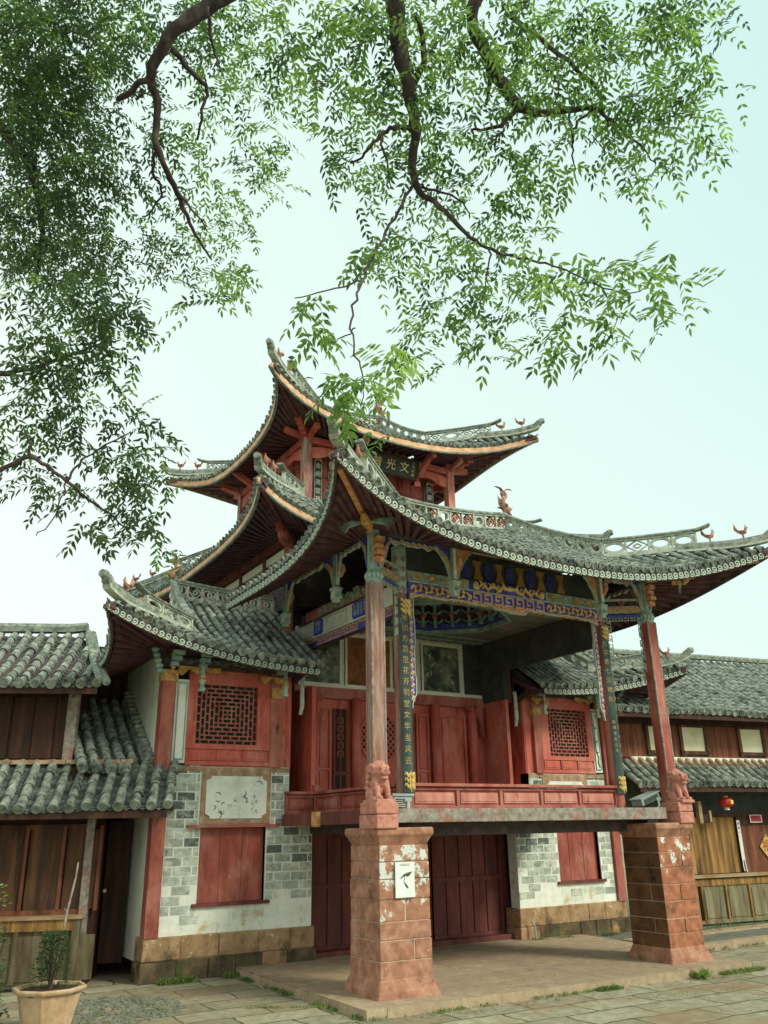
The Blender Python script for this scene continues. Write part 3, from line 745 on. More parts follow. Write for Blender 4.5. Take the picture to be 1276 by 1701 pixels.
# columns
for x in (5.33, 8.67):
    c = MB(); c.lathe((x, 8.42, 0), [(.095, 1.795), (.09, 2.0), (.085, 4.25), (.085, 4.3)], 18, 0 if x > 7 else 1)
    c.lathe((x, 8.42, 0), [(.092, 4.3), (.092, 4.9)], 18, 2)
    for k in range(4):
        z = 4.34+k*.13
        for a in range(-3, 4):
            th = -math.pi/2+a*.5; fr = (Vector((x+math.cos(th)*.092, 8.42+math.sin(th)*.092, z)), Vector((-math.sin(th), math.cos(th), 0)), Z_, Vector((math.cos(th), math.sin(th), 0)))
            c.ribbon([(-.02, 0), (0, .035), (.02, 0), (0, -.035), (-.02, 0)], .008, fr, .006, 3 if a % 2 else 4)
    c.build('inner_column', [RED, POSTW, MINT, ORNG, BLUE], stage, smooth=False)
for i, x in enumerate((4.75, 9.25)):
    c = MB(); w = .078
    c.box(x-w, x+w, 8.05-w, 8.05+w, 1.62, 4.28, 0)
    for sx in (-1, 1): c.box(x+sx*w-.012, x+sx*w+.012, 8.05-w-.006, 8.05-w+.02, 1.9, 4.28, 1)
    o = c.build('outer_post', [POSTW if i == 0 else RED, GREYW], stage, bevel=.006)
    c = MB(); c.lathe((x, 8.05, 0), [(.085, 4.26), (.10, 4.29), (.085, 4.33), (.105, 4.38), (.08, 4.42), (.075, 4.86), (.10, 4.9)], 12, 0)
    for a in range(12):
        th = a*math.pi/6; c.ell((x+math.cos(th)*.095, 8.05+math.sin(th)*.095, 4.345), (.02, .02, .035), 6, 4, 1)
    for a in range(8):
        th = a*math.pi/4+.2; c.tube([(x+math.cos(th)*.078, 8.05+math.sin(th)*.078, 4.45), (x+math.cos(th)*.078, 8.05+math.sin(th)*.078, 4.84)], .014, 5, (2 if a % 3 == 0 else 1))
    for k in range(4): c.box(x-.05, x+.05, 8.05-.15-.03*(k % 2), 8.05-.06, 4.50+k*.08, 4.555+k*.08, 3)
    c.build('painted_capital', [TEAL, MINT, BLUE, ORNG], o)
# upper purlin beams at the posts
pb = MB()
pb.box(4.7, 9.3, 7.98, 8.12, 4.9, 5.0, 0); pb.box(4.68, 4.82, 8.12, 10.6, 4.9, 5.0, 0); pb.box(9.18, 9.32, 8.12, 10.6, 4.9, 5.0, 0)
for z0, z1, d in ((4.86, 4.895, .06),):
    pb.box(4.8, 9.2, 8.0-d, 8.05-d+.02, z0, z1, 0)
s_scrolls(pb, 4.9, 9.1, 4.905, 4.99, front(7.98), 1, .008)
s_scrolls(pb, -10.5, -8.1, 4.905, 4.99, leftf(4.68), 1, .008)
for x in (4.95, 5.5, 8.3, 8.95): pb.ell((x, 7.95, 4.95), (.04, .04, .04), 8, 6, 2)
pb.build('eave_purlin', [DARKW, TEAL, REDD], stage)
# painted cross beams
b1 = MB(); fr = front(8.36)
b1.pbox(5.41, 8.59, 4.30, 4.455, fr, .02, 0, -.08)
s_scrolls(b1, 5.45, 6.35, 4.31, 4.45, fr, 1, .032, .085, .27); s_scrolls(b1, 7.65, 8.55, 4.31, 4.45, fr, 1, .032, .085, .27)
fret(b1, 6.38, 7.62, 4.30, 4.45, fr, 1, .03, .17, .03)
b1.pbox(5.41, 8.59, 4.452, 4.468, fr, .034, 2); s_scrolls(b1, 5.45, 8.55, 4.262, 4.312, fr, 6, .034, .06, .3)
bot = []
for k in range(41):
    t = k/40; x = lerp(5.43, 8.57, t); y = 4.30-.02*(1 if (k//4) % 2 else 0)-(.05 if .42 < t < .58 else 0)-(.06*max(0, 1-min(t, 1-t)/.05))
    bot.append((x, y))
b1.strip([(x, 4.31) for x, y in bot], bot, fr, .028, 1); b1.ribbon(bot, .016, fr, .04, 2)
b1.pbox(5.41, 8.59, 4.47, 4.60, fr, .01, 3, -.08)
for k in range(14):
    x = 5.55+k*(2.9/13)
    if 6.35 < x < 7.65: continue
    b1.ribbon([(x-.08, 4.535), (x, 4.58), (x+.08, 4.535), (x, 4.49), (x-.08, 4.535)], .012, fr, .022, (1, 4, 2)[k % 3]); b1.pbox(x-.025, x+.025, 4.515, 4.555, fr, .02, (4, 1)[k % 2])
b1.pbox(6.36, 7.64, 4.475, 4.60, fr, .03, 5)
b1.build('painted_beam', [BLUE, ORBRD, MINT, GREENP, YELL, BLUE, ORNG], stage)
gd = MB()
for sg in (-1, 1):
    P = []
    for k in range(26): t = k/25; P.append(Vector((7+sg*(.06+.46*t), 8.32-.01*math.sin(k), 4.535+.028*math.sin(t*17)+.01*math.cos(k*2.1))))
    gd.tube(P, [.026*(1-.5*k/25) for k in range(26)], 6, 0)
    for k in range(2, 25, 2): gd.tube([P[k], P[k]+Vector((sg*.02, -.01, .045*(1 if k % 4 else -1))), P[k]+Vector((sg*.05, -.012, .05*(1 if k % 4 else -1)))], [.014, .012, .003], 5, 0)
    gd.ell((7+sg*.56, 8.32, 4.535), (.045, .03, .055), 8, 6)
gd.ell((7, 8.315, 4.55), (.07, .03, .035), 10, 6); gd.build('gilt_dragon_relief', [GOLD], stage)
# vase balusters behind, between the hanging posts
vz = MB(); fr = front(8.38)
vz.pbox(5.42, 8.58, 4.61, 4.92, fr, .0, 0, -.05)
for k in range(6):
    x = 6.15+k*.36
    vz.poly([(x-.075, 4.62), (x-.035, 4.74), (x-.03, 4.78), (x-.07, 4.88), (x+.07, 4.88), (x+.03, 4.78), (x+.035, 4.74), (x+.075, 4.62)], fr, .03, 2)
    if k < 5: xx = x+.18; vz.poly([(xx+.075*math.cos(a*math.pi/8), 4.75+.12*math.sin(a*math.pi/8)) for a in range(16)], fr, .02, 1)
vz.build('vase_balustrade_panel', [BLACK, BLUED, mat('ochre_vase', [C('#7d5f38'), C('#95733f'), C('#a8874f')], (9, 9, 9))], stage)
# hanging carved posts
def hang_post(x, y, parent=stage, z0=4.27, z1=4.9, s=1.0):
    h = MB(); k = s
    h.box(x-.035*k, x+.035*k, y-.035*k, y+.035*k, z0+.16*k, z1, 0)
    h.box(x-.06*k, x+.06*k, y-.06*k, y+.06*k, z0+.13*k, z0+.16*k, 1)
    h.box(x-.05*k, x+.05*k, y-.05*k, y+.05*k, z0+.02*k, z0+.13*k, 1); h.box(x-.035*k, x+.035*k, y-.035*k, y+.035*k, z0-.02*k, z0+.02*k, 1)
    s_scrolls(h, x-.045*k, x+.045*k, z0+.03*k, z0+.12*k, front(y-.05*k), 0, .008, .09)
    h.tube([(x+.03*k, y-.04*k, z0+.30*k), (x+.07*k, y-.06*k, z0+.40*k), (x+.05*k, y-.08*k, z0+.46*k)], [.03*k, .035*k, .02*k], 6, 2)
    h.box(x-.02*k, x+.02*k, y-.045*k, y-.034*k, z0+.2*k, z1-.05, 3)
    return h.build('hanging_post', [TEAL, MINT, ORNG, CREAM], parent)
for x in (5.88, 8.36): hang_post(x, 8.03)
for y in (8.95, 10.45): hang_post(4.73, y)
for y in (8.95,): hang_post(9.27, y)
# carved spandrels
for (a, b) in ((4.84, 5.84), (5.92, 8.32), (8.40, 9.17)):
    l = MB(); fr = front(8.06)
    if b-a > 1.5:
        for (p, q, s_) in ((a, a+.30, 1), (b-.30, b, -1)):
            n = 10; top = [(lerp(p, q, k/n), 4.88) for k in range(n+1)]
            bt = [(lerp(p, q, k/n), 4.88-.42*((1-k/n) if s_ > 0 else k/n)**1.7-.02-.015*math.sin(k*2.4)) for k in range(n+1)]
            l.strip(top, bt, fr, .03, 0); l.ribbon(bt, .014, fr, .038, 2)
        l.pbox(a, b, 4.855, 4.88, fr, .02, 2)
    else: lace(l, a, b, 4.88, .28, fr, ends=.36)
    l.build('carved_spandrel', [ORNG, BLUE, MINT], stage)
for (a, b) in ((-8.9, -8.14), (-10.4, -9.0)):
    l = MB(); lace(l, a, b, 4.88, .26, leftf(4.74), ends=.34); l.build('carved_spandrel', [ORNG, BLUE, MINT], stage)
l = MB(); lace(l, -8.9, -8.14, 4.88, .26, leftf(9.25), ends=.3); l.build('carved_spandrel', [ORNG, BLUE, MINT], stage)
# pendants along the inner columns
for x, sg in ((5.42, 1), (8.58, -1)):
    l = MB(); fr = front(8.40)
    a, b = (x, x+.075) if sg > 0 else (x-.075, x)
    n = 16; L1 = [(a if sg > 0 else b, lerp(4.30, 2.98, k/n)) for k in range(n+1)]
    R1 = [((b if sg > 0 else a)+(.012*sg if (k//4) % 2 else 0)-(.05*sg if k > 14 else 0), lerp(4.30, 2.92, k/n)) for k in range(n+1)]
    if sg < 0: L1, R1 = R1, L1
    l.strip(L1, R1, fr, .02, 0); v_scrolls(l, a+.004, b-.004, 3.0, 4.28, fr, 1, .028); l.ribbon(R1 if sg > 0 else L1, .012, fr, .032, 2)
    l.build('carved_pendant', [BLUE, ORBRD, MINT], stage)
for x, sg in ((9.17, -1), (4.83, 1)):
    l = MB(); fr = front(8.1)
    a, b = (x, x+.06) if sg > 0 else (x-.06, x)
    fret(l, a, b, 3.58, 4.38, fr, 0, .012, .15, .014, vert=True); l.pbox(a, b, 3.58, 4.38, fr, .004, 1, -.01) if sg > 0 else fret(l, a+.005, b-.005, 3.58, 4.38, fr, 1, .006, .12, .01, vert=True)
    l.build('carved_pendant', [MINT, BLUE], stage)
# short tie beams from inner column to outer post
for (p, q) in (((8.74, 8.36, 0), (9.19, 8.08, 0)), ((5.26, 8.36, 0), (4.81, 8.08, 0))):
    l = MB(); p = Vector(p); q = Vector(q); d = (q-p).normalized(); n = d.cross(Z_)
    if n.y > 0: n = -n
    T = (q-p).length; fr = (p, d, Z_, n)
    l.pbox(0, T, 4.42, 4.52, fr, .02, 0, -.02); s_scrolls(l, .02, T-.02, 4.43, 4.51, fr, 1, .03)
    l.pbox(0, T, 4.36, 4.39, fr, .015, 2, -.01); fret(l, 0, T, 4.30, 4.40, fr, 3, .012, .09, .012)
    l.pbox(0, T, 4.60, 4.63, fr, .015, 3, -.01)
    for a in range(4): th = a*math.pi/2; l.ell(p+d*T*.5+Z_*4.57+d*math.cos(th)*.03+Z_*math.sin(th)*.03+n*.01, (.018, .018, .018), 6, 4, 4)
    fret(l, .02, .08, 3.75, 4.38, fr, 3, .012, .12, .012, vert=True)
    l.build('tie_beam', [GREENP, ORNG, BLUE, MINT, REDB], stage)
# side name-board beam, left
sbm = MB(); fr = leftf(5.33)
sbm.pbox(-11.2, -8.52, 4.05, 4.62, fr, .0, 5, -.06)
sbm.pbox(-11.2, -8.52, 4.06, 4.135, fr, .025, 2); fret(sbm, -10.6, -9.4, 4.065, 4.13, fr, 3, .035, .12, .014); fret(sbm, -8.9, -8.55, 4.065, 4.13, fr, 3, .035, .12, .014)
sbm.pbox(-11.2, -8.52, 4.135, 4.19, fr, .02, 1); s_scrolls(sbm, -11.1, -8.6, 4.14, 4.19, fr, 4, .03, .09)
sbm.pbox(-11.2, -8.52, 4.195, 4.44, fr, .03, 0); sbm.pbox(-11.2, -8.52, 4.44, 4.46, fr, .045, 5)
for a, b in ((-11.15, -10.75), (-10.42, -9.72), ):
    for (p, q, r_, s_) in ((a, b, 4.225, 4.235), (a, b, 4.405, 4.415), (a, a+.01, 4.235, 4.405), (b-.01, b, 4.235, 4.405)): sbm.pbox(p, q, r_, s_, fr, .036, 4)
for x in (-10.3, -10.1, -9.9): sbm.ribbon([(x-.06, 4.27), (x, 4.31), (x-.02, 4.36), (x+.05, 4.34)], .008, fr, .034, 4)
sbm.pbox(-11.0, -8.6, 4.47, 4.62, fr, .02, 1); s_scrolls(sbm, -10.6, -8.7, 4.47, 4.62, fr, 4, .04, .16); s_scrolls(sbm, -10.2, -9.3, 4.50, 4.66, fr, 6, .055, .2)
side_beam = sbm.build('side_beam', [CREAM, REDB, BLUE, ORBRD, MINT, DARKW, GREENP], stage)
for (a, b, t1, t2) in ((-9.55, -9.13, '太真太太', '春学业书'), (-10.70, -10.42, '四海', '升平')):
    p = MB(); q = .03
    p.poly([(a+q, 4.215), (b-q, 4.215), (b, 4.215+q), (b, 4.43-q), (b-q, 4.43), (a+q, 4.43), (a, 4.43-q), (a, 4.215+q)], (fr[0]+fr[3]*.03, *fr[1:]), .012, 0)
    po = p.build('blue_name_panel', [BLUEL], side_beam)
    glyphs('lettering', t1+'\n'+t2, .088, (Vector((5.33-.045, -(a+b)/2, 4.325)), fr[1], Z_, fr[3]), MINT, side_beam)
# same beam on the right, seen from inside, with the board wall above the side house
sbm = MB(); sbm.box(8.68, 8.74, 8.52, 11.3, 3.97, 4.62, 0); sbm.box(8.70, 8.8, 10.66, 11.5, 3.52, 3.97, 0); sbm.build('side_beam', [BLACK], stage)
# ceiling with sunk octagonal well
ce = MB(); zc = 4.50
oc = [(6.9+1.12*math.cos(math.pi/8+k*math.pi/4), 9.85+.98*math.sin(math.pi/8+k*math.pi/4)) for k in range(8)]
rect = [(8.67, 10.6), (7.4, 11.3), (6.4, 11.3), (5.33, 10.6), (5.33, 9.1), (6.4, 8.42), (7.4, 8.42), (8.67, 9.1)]
cor = [(8.67, 11.3), None, (5.33, 11.3), None, (5.33, 8.42), None, (8.67, 8.42), None]
for k in range(8):
    j = (k+1) % 8
    pts = [rect[k]]+([cor[k]] if cor[k] else [])+[rect[j], oc[j], oc[k]]
    ce.add([(x, y, zc) for x, y in pts], [tuple(range(len(pts)))], 0)
    a = Vector((*oc[k], zc)); b = Vector((*oc[j], zc)); ce.beam(a-Z_*.02, b-Z_*.02, .05, .06, 1)
    ce.add([a, b, b+Z_*.55, a+Z_*.55], [(0, 1, 2, 3)], 3)
    nn = (Vector((6.9, 9.85, zc))-(a+b)/2).normalized(); u = (b-a).normalized(); T = (b-a).length
    fr2 = (a+nn*.01, u, Z_, nn)
    for q in range(3):
        x = T*(q+.5)/3
        for z in (.12, .26, .40):
            ce.ribbon([(x-.12, z+.05), (x-.05, z), (x, z+.03), (x+.05, z), (x+.12, z+.05)], .02, fr2, .03+z*.2, 1)
        ce.pbox(x-.02, x+.02, .05, .5, fr2, .08, 1); ce.pbox(x-.03, x+.03, .2, .24, fr2, .12, 2)
    ce.pbox(0, T, .02, .10, fr2, .02, 4)
ce.add([(x, y, zc+.55) for x, y in oc], [tuple(range(8))], 3)
for y in (8.6, 8.85, 9.1, 10.85, 11.1): ce.box(5.36, 8.64, y-.012, y+.012, zc-.02, zc-.002, 1)
for x in np.linspace(5.45, 8.55, 14):
    ce.box(x-.01, x+.01, 8.45, 9.0, zc-.018, zc-.003, 1)
    ce.box(x-.01, x+.01, 10.8, 11.28, zc-.018, zc-.003, 1)
ce.build('painted_ceiling', [mat('ceiling_board_grey', [C('#5f665e'), C('#7a8176'), C('#8d9487')], (5, 5, 5)), TEAL, REDB, DARKW, BLUE], stage)
# back wall with painted panels and doors
YB = 11.3
bw = MB(); fr = front(YB)
bw.pbox(5.30, 8.72, 1.78, 3.45, fr, 0, 0, -.06); bw.pbox(5.30, 8.38, 3.6, 4.5, fr, 0, 2, -.06); bw.pbox(8.38, 8.72, 3.6, 4.5, fr, 0, 3, -.06)
bw.pbox(5.25, 8.72, 3.44, 3.60, fr, .08, 1, -.04)
bw.box(5.24, 5.30, 10.62, YB, 1.78, 3.5, 0); bw.pbox(5.32, 8.70, 3.602, 3.655, fr, .055, 2); bw.box(8.72, 8.78, 10.68, YB, 1.78, 3.52, 0)
for q in ((-11.2, -10.8), ): bw.pbox(q[0], q[1], 1.9, 3.3, leftf(8.72), .02, 0); bw.pbox(q[0]+.05, q[1]-.05, 1.95, 3.25, leftf(8.72), .03, 0)
back = bw.build('back_wall', [REDB, RED, CREAM, BLACK], stage)
for x in (5.55, 6.28, 7.72, 8.45):
    c = MB(); c.lathe((x, YB-.08, 0), [(.075, 1.79), (.075, 3.46)], 14); c.build('back_column', [REDB], stage, smooth=True)
for x, sg in ((5.36, 1), (8.64, -1)):
    c = MB(); c.poly([(x, 3.44), (x, 2.95), (x+sg*.05, 3.0), (x+sg*.07, 3.2), (x+sg*.14, 3.3), (x+sg*.2, 3.36), (x+sg*.34, 3.40), (x+sg*.36, 3.44)][::(1 if sg < 0 else -1)], front(YB-.1), .04, 0); c.build('beam_bracket', [RED], stage)
for (a, b, q) in ((5.64, 5.88, .42), (7.38, 7.62, .42), (7.82, 8.34, .0)):
    dm = MB(); panel_door(dm, a, b, 1.8, 3.3, fr, .04, 0, q); dm.build('door_leaf', [REDB], back)
sl_ = MB(); sl_.pbox(5.92, 6.16, 1.8, 3.3, fr, .012, 0)
for k in range(3): sl_.pbox(5.92+k*.1, 5.955+k*.1, 1.8, 3.3, fr, .03, 1)
for k in range(5):
    z = 2.65+k*.12; sl_.ribbon([(6.04+.05*math.cos(a), z+.05*math.sin(a)) for a in np.linspace(0, 6.28, 9)], .012, fr, .028, 2)
sl_.pbox(5.92, 6.16, 2.35, 2.4, fr, .032, 1); sl_.build('lattice_slit', [DARKB, REDD, RED], back)
rd = MB(); cx_, cz_, rr = 6.72, 2.90, .36
rd.pbox(6.24, 7.3, 1.8, 3.35, fr, .02, 0); rd.pbox(6.24, 6.30, 1.8, 3.35, fr, .05, 0); rd.pbox(7.24, 7.3, 1.8, 3.35, fr, .05, 0)
for z in (1.8, 2.40, 3.29): rd.pbox(6.3, 7.24, z, z+.05, fr, .04, 0)
rd.pbox(6.38, 7.14, 1.9, 2.35, fr, .03, 0)
rd.poly([(cx_+rr*math.cos(a), cz_+rr*math.sin(a)) for a in np.linspace(0, 2*math.pi, 33)[:-1]], (fr[0]-Y_*.02, *fr[1:]), .004, 1)
rd.ribbon([(cx_+rr*math.cos(a), cz_+rr*math.sin(a)) for a in np.linspace(0, 2*math.pi, 33)], .03, fr, .045, 0)
for k in range(-7, 8):
    o_ = k*.075*math.sqrt(.5)*1.25
    if abs(o_) < rr:
        h_ = math.sqrt(rr*rr-o_*o_); s2 = math.sqrt(.5)
        for sg in (1, -1): rd.ribbon([(cx_+o_*s2*sg-h_*s2, cz_+o_*s2+sg*h_*s2), (cx_+o_*s2*sg+h_*s2, cz_+o_*s2-sg*h_*s2)], .022, fr, .032+.004*sg, 0)
rd.build('round_lattice_door', [REDB, DARKB], back)
PAINTD = mat('ink_painting_dark', [C('#2f3833'), C('#4f5a50'), C('#77836f'), C('#a0a990')], (5, 5, 6), .8, 0, pos=[.35, .48, .6, .72])
PAINTO = mat('ochre_painting', [C('#5a3a26'), C('#8d5a36'), C('#a56a3e')], (4, 4, 4), .8, 0, spots=[(C('#b99f77'), 6, .65, .03), (C('#3f3226'), 9, .66, .03)])
for (a, b, m_) in ((5.40, 6.05, PAINTD), (6.12, 6.95, PAINTO), (7.0, 7.45, PAINTO), (7.52, 8.30, PAINTD)):
    p = MB(); p.pbox(a, b, 3.66, 4.42, fr, .02, 0); 
    for (p0, p1, p2, p3) in ((a, b, 3.62, 3.67), (a, b, 4.41, 4.46), (a, a+.03, 3.67, 4.41), (b-.03, b, 3.67, 4.41)): p.pbox(p0, p1, p2, p3, fr, .04, 1)
    for k in range(9):
        x = lerp(a+.1, b-.1, random.random()); z = random.uniform(3.75, 4.3)
        p.ribbon([(x, z), (x+random.uniform(-.06, .06), z+.05), (x+random.uniform(-.1, .1), z+.09)], [.012, .02, .004], fr, .024, 2)
    p.build('painted_panel', [m_, CREAM, INK if m_ is PAINTO else PALE], back)
# drooping pale gutter boards
for (x, y) in ((5.05, 10.55), (8.78, 10.5)):
    p = MB(); p.tube([(x, y, 3.62), (x-.01, y-.02, 3.5), (x+.005, y, 3.2), (x-.02, y, 3.08)], [.03, .028, .03, .022], 6, 0, flat=.5); p.build('drain_board', [PALE], stage)
# winged figure under the left and right corners
for sx, X in ((-1, 4.75), (1, 9.25)):
    w = MB(); c = Vector((X+sx*.33, 7.64, 4.83)); d = Vector((sx, -1, 0)).normalized(); q = d.cross(Z_)
    w.tube([c-d*.12, c+d*.05, c+d*.14+Z_*.06], [.05, .06, .03], 8, 1); w.tube([c+d*.12+Z_*.05, c+d*.2+Z_*.03], [.035, .008], 6, 1)
    for sg in (-1, 1):
        for k in range(8):
            a = k/7; w.tube([c+q*sg*.05, c+q*sg*(.16+.05*a)+Z_*(.03-.07*a), c+q*sg*(.40-.15*a)+Z_*(.02-.14*a)], [.02, .022, .004], 5, 0, flat=.35)
    w.build('winged_bracket_figure', [TEAL, YELL], stage)
# underfloor front wall with plank doors
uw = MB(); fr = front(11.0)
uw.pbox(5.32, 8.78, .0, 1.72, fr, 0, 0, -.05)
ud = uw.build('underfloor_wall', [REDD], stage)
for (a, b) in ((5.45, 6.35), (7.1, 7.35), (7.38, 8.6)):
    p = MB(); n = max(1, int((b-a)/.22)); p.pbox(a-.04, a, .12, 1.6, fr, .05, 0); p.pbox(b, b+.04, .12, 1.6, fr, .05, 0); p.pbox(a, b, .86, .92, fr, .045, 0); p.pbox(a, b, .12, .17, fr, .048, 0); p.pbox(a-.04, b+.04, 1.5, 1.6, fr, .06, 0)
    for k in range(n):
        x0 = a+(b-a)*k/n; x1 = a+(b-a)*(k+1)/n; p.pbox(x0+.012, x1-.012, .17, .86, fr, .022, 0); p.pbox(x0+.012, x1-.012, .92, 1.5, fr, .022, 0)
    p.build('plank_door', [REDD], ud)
p = MB(); p.box(5.35, 8.95, 10.75, 11.0, .05, .13, 0); p.build('door_sill', [REDD], ud, bevel=.01)
# ------------------------------------------------------------------ tower
TY = 12.98
tower = thing('pagoda_tower', 'tall red timber tower with two stacked upswept roofs rising behind the stage', 'tower', (CX, TY, 0))
make_roof(tower, dict(c=(CX, TY), tx=2.66, ty=2.63, hx=2.13, hy=2.13, ze=7.86, zt=8.34, zi=8.32, ix=1.1, iy=1.3, zr=9.08, b=.87, pf=2.0, pl=2.0,
                      px=1.46, py=1.42, zp=7.95, tipz=8.62, rise=.12, uph=.24, rid=.26, scroll=False, fascia=ORBRD, fline=T_TILEF, fh=.09, sp=.12, r=.038,
                      beamcol=REDD, birds=(.68, .86), fs=.9, soffit=MAROON))
make_roof(tower, dict(c=(CX, TY), tx=3.15, ty=3.5, hx=2.8, hy=2.75, ze=5.74, zt=6.0, zi=6.62, ix=1.62, iy=1.62, zr=0, b=1.5, pf=2.4, pl=2.8,
                      px=2.05, py=2.05, zp=5.85, tipz=6.24, nobird=('FR',), gable=False, ridge=False, scroll=False, fascia=ORBRD, fline=T_TILEF, fh=.07, sp=.13, r=.04, uph=.22, beamcol=REDD, tau=.42, birds=(.70, .86)))
for x in (5.54, 8.46):
    for y in (11.56, 14.40):
        c = MB(); c.box(x-.075, x+.075, y-.075, y+.075, 6.4, 7.98, 0); c.build('tower_post', [POSTW if x < 7 else REDP], tower, bevel=.01)
tw = MB()
tw.box(5.82, 8.18, 11.92, 14.0, 6.4, 7.9, 0)
for x in np.linspace(5.85, 8.15, 9): tw.box(x-.02, x+.02, 11.895, 11.92, 6.5, 7.7, 1)
for z in (6.9, 7.3, 7.65): tw.box(5.82, 8.18, 11.90, 11.92, z, z+.05, 1)
for y in np.linspace(12.0, 13.9, 7): tw.box(5.79, 5.82, y-.02, y+.02, 6.5, 7.7, 1)
for z in (6.9, 7.3, 7.65): tw.box(5.80, 5.82, 11.92, 14, z, z+.05, 1)
tw.build('tower_wall', [REDB, RED], tower)
for (x, y) in ((5.84, 11.86), (8.16, 11.86)):
    c = MB(); c.lathe((x, y, 0), [(.07, 6.4), (.07, 7.9)], 12); c.build('inner_column', [POSTW], tower, smooth=True)
tl = MB()
for (fr, a, b) in ((front(11.56), 5.60, 8.40), (leftf(5.54), -14.34, -11.62), ((Vector((8.46, 0, 0)), Y_, Z_, X_), 11.62, 14.34), ((Vector((0, 14.40, 0)), -X_, Z_, Y_), -8.40, -5.60)):
    tl.pbox(a, b, 7.72, 7.84, fr, .05, 0, -.05)
    m_ = 14; dd = min(.75, (b-a)*.28)
    for (p, q) in ((a, a+dd), (b, b-dd)):
        s_ = 1 if q > p else -1
        top = [(lerp(p, q, k/m_), 7.64+.05*math.sin(k/m_*3.1)) for k in range(m_+1)]
        bt = [(lerp(p, q, k/m_), 7.45+.12*(k/m_)**.6-.03*math.sin(k/m_*9)) for k in range(m_+1)]
        if s_ < 0: top, bt = top[::-1], bt[::-1]
        tl.strip(top, bt, fr, .04, 0)
        tl.pbox(min(q, q-s_*.09), max(q, q-s_*.09), 7.36, 7.80, fr, .06, 0, -.04)
        tl.pbox(min(q, q-s_*.11), max(q, q-s_*.11)+.01, 7.33, 7.42, fr, .08, 0, -.06)
tl.build('carved_lintel', [REDB], tower)
for x in (5.54, 8.46):
    for y in (11.56, 14.40):
        tb = MB(); dx = -1 if x < 7 else 1; dy = -1 if y < TY else 1; d = Vector((dx, dy, 0)).normalized(); c = Vector((x, y, 7.84))
        for k in range(4): tb.obox(c+d*(.10+.05*k)+Z_*(-.02+.05*k), d*(.10+.04*k), d.cross(Z_)*.05, Z_*.03, 0)
        tb.beam(c+Vector((dx*.02, 0, -.04)), c+Vector((dx*.42, 0, .04)), .08, .09, 0); tb.beam(c+Vector((0, dy*.02, -.04)), c+Vector((0, dy*.42, .04)), .08, .09, 0)
        tb.build('bracket_arm', [REDB], tower)
for x in (6.4, 7.75):
    tb = MB(); tb.beam((x, 11.5, 7.55), (x, 11.05, 7.8), .08, .1, 0); tb.box(x-.05, x+.05, 10.98, 11.08, 7.72, 7.9, 0); tb.build('bracket_arm', [REDB], tower)
for y in (12.5, 13.5): tb = MB(); tb.beam((5.5, y, 7.55), (5.0, y, 7.82), .08, .1, 0); tb.build('bracket_arm', [REDB], tower)
# body of the hall below the lower tower roof
hb = MB(); hb.box(5.05, 8.95, 10.98, 15, 4.72, 5.95, 0); hb.box(5.05, 8.95, 11.45, 15, 1.0, 4.72, 0)
for z in (5.28, 5.52): hb.box(5.0, 5.05, 11.0, 15, z, z+.12, 1)
for y in (11.9, 12.9, 13.9): hb.box(4.98, 5.05, y-.05, y+.05, 4.2, 5.8, 2)
hb.box(4.95, 5.05, 11, 15, 5.68, 5.80, 2)
hb.build('hall_body', [DARKW, CREAM, REDD], tower)
for x in (4.98, 9.02): c = MB(); c.lathe((x, 10.93, 0), [(.08, 3.5), (.08, 5.9)], 12); c.build('hall_post', [RED], tower, smooth=True)
c = MB()
for k in range(4): c.obox(Vector((4.86-.05*k, 10.8-.05*k, 5.62+.06*k)), Vector((-.1, -.1, 0)), Vector((.04, -.04, 0)), Z_*.035, 0)
c.ell((4.7, 10.55, 5.62), (.13, .07, .09), 10, 7, 0, Matrix.Rotation(R(45), 3, 'Z')); c.build('corner_bracket', [RED], tower)

